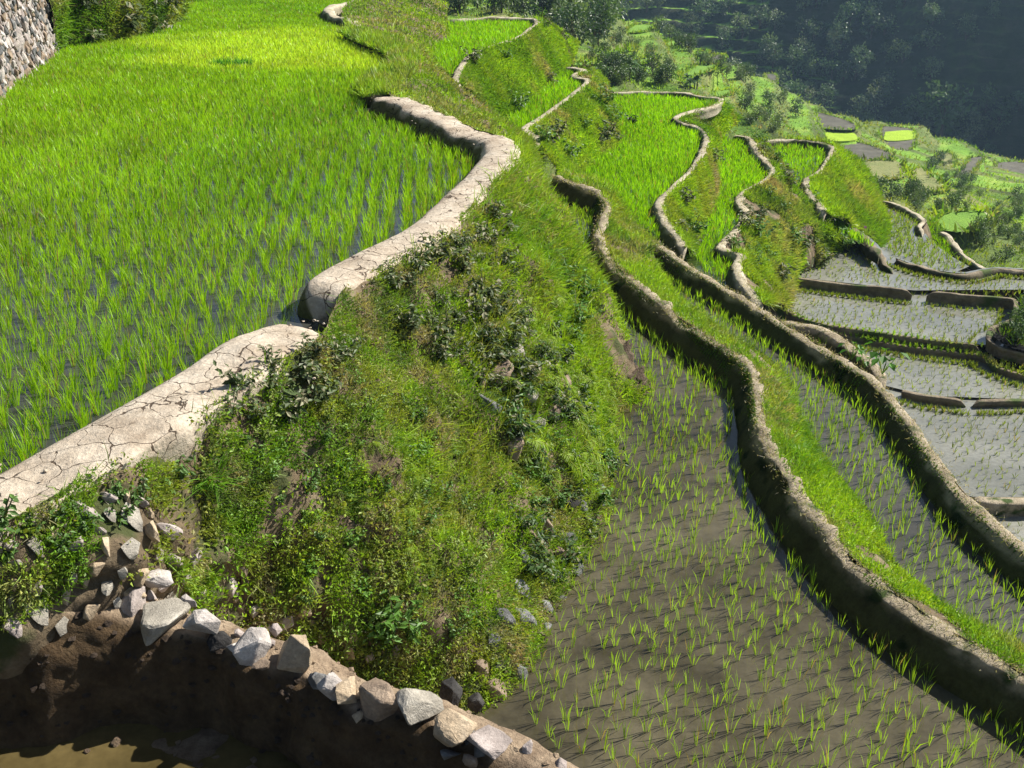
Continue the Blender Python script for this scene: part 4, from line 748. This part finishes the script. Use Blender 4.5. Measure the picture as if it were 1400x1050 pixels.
def fieldpatch(px, mat, gd=None, name='field'):
    global gz
    a = np.array(px, float); c = a.mean(0); H = gd*math.tan(PITCH+math.atan((c[1]-525)/1400)) if gd else -cast(*c)[2]
    q = Wl(px, H); q = smooth(np.vstack([q, q[:1]]), .8)[:-1]; cen = q[:, :2].mean(0)
    big = cen+(q[:, :2]-cen)*1.12; P = np.stack([gx.ravel(), gy.ravel()], -1); m = np.nonzero((P[:, 0] > big[:, 0].min()) & (P[:, 0] < big[:, 0].max()) & (P[:, 1] > big[:, 1].min()) & (P[:, 1] < big[:, 1].max()))[0]
    m = m[inside(P[m], big)]; z = gz.ravel(); z[m] = -H-.12; gz = z.reshape(gx.shape); FIELDS.append((name, q, -H, mat)); return H
fieldpatch([(1275, 298), (1295, 291), (1345, 287), (1358, 295), (1345, 311), (1300, 318), (1281, 311)], 'bright', 40)
for px, mt_ in (([(1173, 221), (1228, 220), (1234, 243), (1182, 243)], 'olive'), ([(1246, 231), (1262, 229), (1280, 245), (1295, 260), (1265, 265), (1250, 255)], 'olive'),
 ([(1115, 152), (1160, 165), (1173, 176), (1140, 177), (1112, 170)], 'plough'), ([(1112, 192), (1170, 194), (1205, 204), (1222, 215), (1180, 219), (1150, 212)], 'plough'), ([(1205, 172), (1245, 176), (1252, 192), (1240, 209), (1215, 206), (1203, 190)], 'plough'),
 ([(1325, 216), (1345, 214), (1335, 230), (1320, 244), (1300, 248), (1310, 236)], 'plough'), ([(1280, 212), (1300, 208), (1305, 225), (1290, 232)], 'olive'), ([(1360, 222), (1400, 222), (1420, 240), (1365, 240)], 'plough'),
 ([(850, 46), (868, 34), (896, 35), (884, 43)], 'bright'), ([(778, 76), (830, 70), (868, 63), (868, 67), (835, 75), (780, 79)], 'bright'), ([(780, 86), (820, 82), (850, 76), (850, 80), (822, 86), (782, 90)], 'bright'), ([(868, 84), (896, 77), (892, 84), (872, 88)], 'bright'),
 ([(930, 104), (950, 90), (980, 88), (978, 95), (952, 104), (936, 122)], 'bright'), ([(905, 60), (925, 54), (945, 52), (940, 58), (915, 63)], 'bright'), ([(952, 71), (968, 70), (966, 75), (954, 76)], 'bright'), ([(960, 82), (985, 74), (990, 82), (968, 86)], 'plough'),
 ([(970, 125), (1005, 122), (1000, 130), (975, 132)], 'bright'), ([(1045, 101), (1060, 102), (1062, 112), (1050, 110)], 'plough')): fieldpatch(px, mt_)
SB = []
for px, lab in (([(1126, 180), (1163, 181), (1170, 192), (1132, 193)], 'yellow green seedling bed, left of the two on the grey valley floor'), ([(1210, 181), (1246, 179), (1250, 190), (1211, 193)], 'yellow green seedling bed, right of the two on the grey valley floor')):
    if px[0][0] > 1200:
        zf = [f[2] for f in FIELDS if f[3] == 'plough' and inside(Wl([(1228, 186)], -f[2]), f[1])[0]]; zf = zf[0]+.02; q = smooth(Wl(px+px[:1], -zf), .8)[:-1]; SB.append((('seedbed', q, zf, 'yellow'), lab))
    else: fieldpatch(px, 'yellow', name='seedbed'); SB.append((FIELDS.pop(), lab))
for (name, q, z, mat), lab in SB:
    bm = bmesh.new(); top = [bm.verts.new((p[0], p[1], z+.08)) for p in q]; bot = [bm.verts.new((p[0], p[1], z-.3)) for p in q]; bm.faces.new(top)
    for i in range(len(q)): bm.faces.new((top[i], bot[i], bot[(i+1) % len(q)], top[(i+1) % len(q)]))
    bmesh.ops.recalc_face_normals(bm, faces=bm.faces[:]); me = bpy.data.meshes.new(name); bm.to_mesh(me); bm.free(); props(link(name, me, M[mat]), lab, 'seedbed')
for name, q, z, mat in FIELDS:
    bm = bmesh.new(); f = bm.faces.new([bm.verts.new((p[0], p[1], z)) for p in q]); f.normal_update()
    if f.normal.z < 0: f.normal_flip()
    bmesh.ops.triangulate(bm, faces=[f]); me = bpy.data.meshes.new(name); bm.to_mesh(me); bm.free(); props(link(name, me, M[mat]), kind='structure')
gp = np.stack([gx, gy, gz], -1); k = noise(p3, .09, 98, 3)[..., None]
C = np.ones(gx.shape+(3,))*np.array([1., 1.1, .8]); C = C*(1-tread[..., None])+np.array([1.5, 2.2, .7])*tread[..., None]; C = C*(1-.4*sstep(k, .5, .7))
props(grid('valley_terrain', gp, M['field'], C), kind='structure')
# far hillside across the valley
mx, my = 420, 260
hx, hy = np.meshgrid(np.linspace(-90, 260, mx), np.linspace(0, 1, my), indexing='ij')
yb = 196-.22*(hx-70); hy = yb-15+hy*150
sl_ = np.maximum(hy-yb, 0); p3 = np.stack([hx, hy, hx*0], -1)
hz = -42+np.minimum(hy-yb, 0)*.1+sl_*(.76+.44*sstep(hx, 62, 92)+.2*(noise(p3, .025, 52, 2)-.5))+(noise(p3, .03, 41, 3)-.5)*12*sstep(sl_, 2, 20)
rg = np.maximum(hx-(130+(noise(p3, .02, 3)-.5)*20), 0); hz += rg*1.6*sstep(hy, 178, 215)  # unseen ridge beyond the right edge, raised to shade the hill
ph = noise(p3, .03, 45, 2)*5
tl = 2.3; t = (hz+ph)/tl; fr = t-np.floor(t); hz2 = (np.floor(t)+sstep(fr, .5, .98))*tl-ph
hz2 = np.minimum(hz2, 4+.12*(hz2-4)+np.minimum(np.maximum(rg*1.6-25, 0)*.9, 48)); hz = np.minimum(hz, hz2+1.5); hz = hz*.1+hz2*.9+(noise(p3, .4, 47, 3)-.5)*.8
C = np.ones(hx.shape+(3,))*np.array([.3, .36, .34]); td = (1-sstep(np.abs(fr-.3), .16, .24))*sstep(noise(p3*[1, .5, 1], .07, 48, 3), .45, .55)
td = td*(1-.9*sstep(hx, 66, 84)); C = C*(1-td[..., None])+np.array([1.7, 2.7, .7])*td[..., None]  # treads painted bright as sunlit, dimmed on the right as shade
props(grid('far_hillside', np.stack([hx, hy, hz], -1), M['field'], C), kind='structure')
# base land sheet to the horizon
bm = bmesh.new(); vs = [bm.verts.new(p) for p in ((-1400, -300, -60), (1400, -300, -60), (1400, 1500, -60), (-1400, 1500, -60))]; bm.faces.new(vs); me = bpy.data.meshes.new('ground'); bm.to_mesh(me); bm.free(); props(link('ground', me, M['soil']), kind='structure')
# ------------------------------------------------------------------ trees and shrubs
BARK = ground_mat('bark', [(.3, (.06, .045, .03)), (.6, (.12, .09, .065))], 6, .8, .9, 20)
def tube(bm, a, b, r0, r1, k=6):
    a = Vector(a); b = Vector(b); q = (b-a).to_track_quat('Z', 'Y').to_matrix(); A = []; B = []
    for i in range(k):
        th = i*6.2832/k; v = Vector((math.cos(th), math.sin(th), 0)); A.append(bm.verts.new(a+q@v*r0)); B.append(bm.verts.new(b+q@v*r1))
    for i in range(k): bm.faces.new((A[i], A[(i+1) % k], B[(i+1) % k], B[i]))
def tree_kind(seed, h, cw, nl, ls, col, low=.25):
    r = np.random.default_rng(seed); bm = bmesh.new(); tube(bm, (0, 0, -.5), (.05, 0, h*.45), h*.035, h*.02)
    cl = []
    for i in range(16):
        a = r.uniform(0, 6.28); rr = cw*.5*r.uniform(.15, .85); z = h*r.uniform(low, .92); rr *= 1-.5*abs(z/h-.55); cl.append((math.cos(a)*rr, math.sin(a)*rr, z))
        if i < 8: tube(bm, (.03, 0, h*r.uniform(.15, .42)), cl[-1], h*.014, h*.004, 4)
    tm = bpy.data.meshes.new('trunk'); bm.to_mesh(tm); bm.free(); tm.materials.append(BARK)
    cl = np.array(cl); w_ = r.uniform(.5, 1.3, len(cl)); i = r.choice(len(cl), nl, p=w_/w_.sum()); v = r.normal(size=(nl, 3)); v = unit(v)*(r.random((nl, 1))**.45)
    P = cl[i]+v*cw*.2*w_[i][:, None]; cc = np.array(col)[None]*(.65+.7*r.random(len(cl)))[i][:, None]*r.uniform(.75, 1.25, (nl, 1))
    g = Geo(); s = ls*r.uniform(.6, 1.4, nl); leaves(g, P, v+r.normal(size=(nl, 3))*.7-UP*.15, s, s*.55, cc); cm = g.me('crown'); cm.materials.append(M['tree'])
    return tm, cm
def put_tree(name, kind, x, y, z, s, label, cat, group, parts=True):
    r = bpy.data.objects.new(name, None); COL.objects.link(r); r.location = (x, y, z); r.scale = (s, s, s*random.uniform(.85, 1.15)); r.rotation_euler = (0, 0, random.uniform(0, 6.28)); props(r, label, cat, group)
    for nm, me in zip(('trunk', 'crown'), kind):
        o = bpy.data.objects.new(nm, me); COL.objects.link(o); o.parent = r
FT = [tree_kind(800+i, 4.2, 4.4, 420, .42, c) for i, c in enumerate([(.08, .15, .045), (.11, .17, .055), (.14, .19, .075), (.07, .12, .04), (.17, .21, .09), (.09, .15, .055)])]
n = 0; placed = []
while n < 290:
    x = random.uniform(-10, 118); yb_ = 196-.22*(x-70); y = yb_+abs(random.gauss(0, 1))*13 if random.random() < .75 else yb_+random.uniform(0, 45)
    if noise(np.array([[x, y, 0]]), .07, 60, 2)[0] < .42 and y > yb_+7: continue
    i = int(np.clip((x+90)/350*(mx-1), 0, mx-1)); j = int(np.clip((y-(yb_-15))/150*(my-1), 0, my-1))
    put_tree('tree', FT[n % 6], x, y, hz[i, j]-.2, random.uniform(.55, 1.35), 'dark bushy tree on the shaded terraces across the valley', 'tree', 'trees on the far hillside'); n += 1
ST = [tree_kind(830+i, 3.0, 3.2, 520, .3, c, .12) for i, c in enumerate([(.07, .13, .03), (.09, .15, .035), (.05, .1, .03), (.11, .16, .05)])]
def shrubs(n, box, sc, label, group, kinds=ST, name='shrub', cat='shrub', seed=0):
    b = np.array(box, float); k = 0; rr = random.Random(seed)
    while k < n:
        x = rr.uniform(b[:, 0].min(), b[:, 0].max()); y = rr.uniform(b[:, 1].min(), b[:, 1].max())
        if not inside(np.array([[x, y]]), b)[0]: continue
        p = cast(x, y); d = np.linalg.norm(p); put_tree(name, kinds[k % len(kinds)], p[0], p[1], p[2]-.1, rr.uniform(*sc)*d/100, label, cat, group); k += 1
tn = np.cross(np.gradient(gp, axis=0), np.gradient(gp, axis=1)); tn = unit(tn); tn *= np.sign(tn[..., 2:3])
def tmask(P, s, t):
    m = visible(P, P[:, 2], 30)[0] & (noise(P, .25, 150, 3) > .4)
    for nm, q, z, mt_ in FIELDS+[b[0] for b in SB]: m &= ~inside(P, q)
    return m
grass('field_weeds', (gp, tn), 260000, (.1, .4), .02, 25, (1.3, 1.3, 1.3, .9, .7), .8, tmask, .5, .12)
g = Geo()
for nm, q, z, mt_ in FIELDS:
    n = len(q)*14; i = R.integers(0, len(q), n); u = R.random((n, 1)); P = q[i]*(1-u)+q[(i+1) % len(q)]*u; P = P+R.normal(size=(n, 3))*[.14, .14, 0]; L = rnd(n, .1, .5)
    blades(g, P, UP+R.normal(size=(n, 3))*.6, L, rnd(n, .06, .14), R.normal(size=(n, 3))*.1, tint(P, 88, w=(1, 1.2, 1, 1.2, .4)))
props(g.build('field_weeds', M['grass']), kind='stuff')
shrubs(16, [(1000, 145), (1030, 110), (1075, 125), (1105, 160), (1095, 185), (1040, 185)], (.25, .6), 'grey green shrub on the lower end of the near spur above the green paddies', 'shrubs on the lower spur', seed=1)
shrubs(16, [(755, 50), (770, 15), (820, 5), (830, 50), (800, 70), (760, 70)], (.8, 1.4), 'tall dark tree in the grove at the head of the spur', 'trees in the grove', name='tree', cat='tree', seed=2)
shrubs(22, [(620, 18), (640, 2), (760, 2), (760, 20)], (.7, 1.3), 'dark green bush on the slope behind the topmost side paddy', 'bushes behind the topmost paddy', seed=3)
shrubs(20, [(800, 118), (830, 95), (900, 100), (920, 118)], (.35, .8), 'shrub just behind the far edge of the largest bright green paddy', 'shrubs behind the green paddy', seed=4)
shrubs(46, [(1240, 215), (1290, 200), (1330, 250), (1400, 270), (1400, 350), (1330, 290), (1260, 225)], (.15, .42), 'olive scrub bush on the rough ground right of the valley fields', 'scrub right of the fields', seed=5)
shrubs(16, [(1190, 250), (1240, 262), (1275, 275), (1330, 285), (1260, 290), (1215, 272)], (.3, .6), 'dark hedge bush between the pale pool and the small fields', 'hedge bushes by the pale pool', seed=6)
shrubs(9, [(1330, 320), (1400, 300), (1400, 360), (1350, 360)], (.3, .6), 'leafy bush at the right edge behind the grey pools', 'bushes behind the grey pools', seed=7)
shrubs(1, [(1287, 172), (1291, 172), (1291, 178), (1287, 178)], (1.5, 1.6), 'round lone tree standing at the edge of the valley floor', None, name='tree', cat='tree', seed=8)
# palms / pandanus on the spur
def palm_kind(seed, h, nf, L, col):
    r = np.random.default_rng(seed); bm = bmesh.new(); tube(bm, (0, 0, -.3), (0, 0, h), .12, .08); tm = bpy.data.meshes.new('trunk'); bm.to_mesh(tm); bm.free(); tm.materials.append(BARK)
    g = Geo()
    for f in range(nf):
        a = r.uniform(0, 6.28); e = r.uniform(.1, 1.3); l = L*r.uniform(.7, 1.1); n = 8; t = np.linspace(0, 1, n); d = np.array([math.cos(a), math.sin(a), 0])
        Cc = d*(t*l*math.cos(e))[:, None]+UP*(h+t*l*math.sin(e)-t*t*l*.55)[:, None]; S = np.array([-math.sin(a), math.cos(a), 0])*(np.sin(np.pi*(t*.85+.12))*.11*l)[:, None]*.9
        V = np.stack([Cc-S, Cc+S], 1).reshape(-1, 3); i = np.arange(n-1)*2; T = np.stack([np.stack([i, i+1, i+3], -1), np.stack([i, i+3, i+2], -1)], 1); g.add(V, T, np.tile(np.array(col)*r.uniform(.6, 1.3), (2*n, 1)))
    cm = g.me('crown'); cm.materials.append(M['broad']); return tm, cm
PK = [palm_kind(860+i, 1.2, 20, 2.0, (.06, .12, .04)) for i in range(3)]
shrubs(30, [(840, 45), (870, 60), (900, 75), (925, 100), (880, 115), (840, 100), (800, 90), (770, 80)], (.15, .38), 'small dark shrub on the terraced flank of the spur', 'shrubs on the spur flank', seed=14)
shrubs(24, [(895, 38), (930, 55), (990, 95), (1040, 100), (1000, 118), (930, 70)], (.2, .5), 'small bright shrub along the crest of the spur', 'shrubs along the spur crest', seed=15)
shrubs(9, [(840, 90), (870, 80), (880, 115), (845, 118)], (.5, .8), 'spiky palm like plant in front of the spur terraces', 'spiky plants at the spur foot', PK, 'palm', 'palm', 11)
shrubs(4, [(935, 112), (960, 112), (965, 122), (935, 122)], (.4, .6), 'spiky rosette plant at the far edge of the green paddy near its dike', 'rosette plants by the green paddy', PK, 'palm', 'palm', 12)
# ------------------------------------------------------------------ small things
TA = Geo(); rr = np.random.default_rng(5)
def taro(seed):
    g = Geo(); r = np.random.default_rng(seed); n = 9; th = r.uniform(0, 6.28, n); l = r.uniform(.15, .35, n); D = np.stack([np.cos(th)*.5, np.sin(th)*.5, np.ones(n)], -1); Pp = unit(D)*l[:, None]
    blades(g, np.zeros((n, 3)), D, l, np.full(n, .012), np.zeros((n, 3)), np.tile([.1, .2, .03], (n, 1)))
    leaves(g, Pp, np.stack([np.cos(th), np.sin(th), -.5+0*th], -1), r.uniform(.09, .14, n), r.uniform(.07, .1, n), np.array([.08, .22, .02])*r.uniform(.7, 1.3, (n, 1)), up=np.tile(UP, (n, 1)))
    return g.me('taro_plant')
for i, (x, y, lab) in enumerate([(1164, 492, 'taro plant on the straight dike, farthest of the three'), (1182, 503, 'taro plant on the straight dike, between the other two'), (1206, 512, 'largest taro plant, nearest on the straight dike')]):
    p = W(x, y, H3-.1); me = taro(900+i); me.materials.append(M['broad']); o = link('taro_plant', me); o.location = p; o.scale = [(.9, .8, 1.25)[i]]*3; props(o, lab, 'taro plant')
def bundle():
    g = Geo(); n = 500; P = np.c_[rnd(n, -.45, .45), rnd(n, -.1, .1), np.zeros(n)]; L = rnd(n, .25, .42); blades(g, P, UP+R.normal(size=(n, 3))*.3, L, np.full(n, .014), R.normal(size=(n, 3))*.05, np.array([.07, .26, .02])*rnd(n, .6, 1.4)[:, None]); return g
o = bundle().build('seedling_bundle', M['rice']); o.location = W(318, 94, H1); o.scale = (.85, .9, .6); props(o, 'dark green bundle of seedlings standing in the yellow part of the upper paddy', 'seedling bundle')
def mound(name, c, r, h, mat, seed, n=110):
    th, ra = np.meshgrid(np.linspace(0, 2*np.pi, n), np.linspace(0, 1, n//2), indexing='ij'); x = np.cos(th)*ra*r[0]; y = np.sin(th)*ra*r[1]; z = h*(1-ra**1.6)
    G = np.stack([x, y, z], -1)+np.array(c); q = G.copy(); q[-1] = q[0]; G += ((noise(q, 7, seed, 4)-.5)*.5*(1-ra*.5))[..., None]*np.array([1, 1, 1.2])
    return grid(name, G, M[mat])
M['slump'] = ground_mat('slumped_soil', [(.3, (.05, .035, .025)), (.5, (.1, .072, .05)), (.7, (.2, .155, .11))], 7, 1, .95, 40)
p = W(848, 535, H2); props(mound('slumped_earth', p+[-.05, .15, -.1], (.42, .5), .4, 'slump', 4), 'dark crumbly heap of slumped earth at the foot of the bank in the brown water', 'earth heap')
th = rnd(150, 0, 6.28); ra = R.random(150)**.5; clods(p+np.c_[np.cos(th)*ra*.45-.05, np.sin(th)*ra*.5+.15, .38*(1-ra**1.6)-.06], (.03, .11), M['slump'])
n_ = 900; th = rnd(n_, 0, 6.28); ra = R.random(n_)**.4; q = p+np.c_[np.cos(th)*ra*.46-.05, np.sin(th)*ra*.55+.15, .38*(1-ra**1.6)-.06]; q = q[noise(q, 4, 6, 2) > .52]; n_ = len(q); g = Geo(); blades(g, q, UP+R.normal(size=(n_, 3))*.5, rnd(n_, .05, .16), np.full(n_, .007), R.normal(size=(n_, 3))*.04, tint(q, 99, w=(2, 1.5, 1, .8, .5))); props(g.build('bank_grass', M['grass']), kind='stuff')
for px, py, sc_ in ((1392, 450, .2), (1404, 440, .24), (1396, 466, .2)):
    q = W(px, py, 8.0); put_tree('shrub', ST[px % 4], q[0], q[1], q[2]-.1, sc_, 'dark bush behind the bending dike at the right end of the pools', 'shrub', 'bushes behind the bending dike')
def bundle2():
    r = link('cloth_bundle', None); r.location = W(1174, 322, HP); props(r, 'small white and purple cloth bundle at the head of the farthest grey pool', 'bundle')
    for nm, c, sc, loc in (('white_cloth', (.75, .68, .7), (.3, .22, .2), (0, 0, .08)), ('purple_cloth', (.09, .02, .08), (.34, .24, .2), (.06, .06, .2))):
        m = ground_mat(nm, [(.3, c), (.7, tuple(min(1, x*1.2) for x in c))], 9, .3, .9, 20); o = link(nm, rock_mesh(nm, 990+len(nm), m, 3, .12, 30), None, r); o.scale = sc; o.location = loc
bundle2()
me = weed_mesh(991, 12, .42, np.array([.02, .04, .015]), .11).me('dark_weed'); me.materials.append(M['broad']); o = link('dark_weed', me); o.location = W(865, 173, HG1); props(o, 'single dark weed standing in the largest bright green paddy', 'weed')
# ------------------------------------------------------------------ haze
def haze(den):
    bm = bmesh.new(); bmesh.ops.create_cube(bm, size=1); me = bpy.data.meshes.new('haze'); bm.to_mesh(me); bm.free()
    o = link('haze', me); o.scale = (2900, 1900, 181); o.location = (0, 600, 29.5); m, nt, out, N, L = newmat('haze'); v = N('VolumePrincipled', i={'Density': den, 'Anisotropy': .3}); v.inputs['Color'].default_value = (.45, .68, 1, 1); L(v.outputs[0], out.inputs['Volume']); me.materials.append(m); props(o, kind='stuff')
haze(.00032)
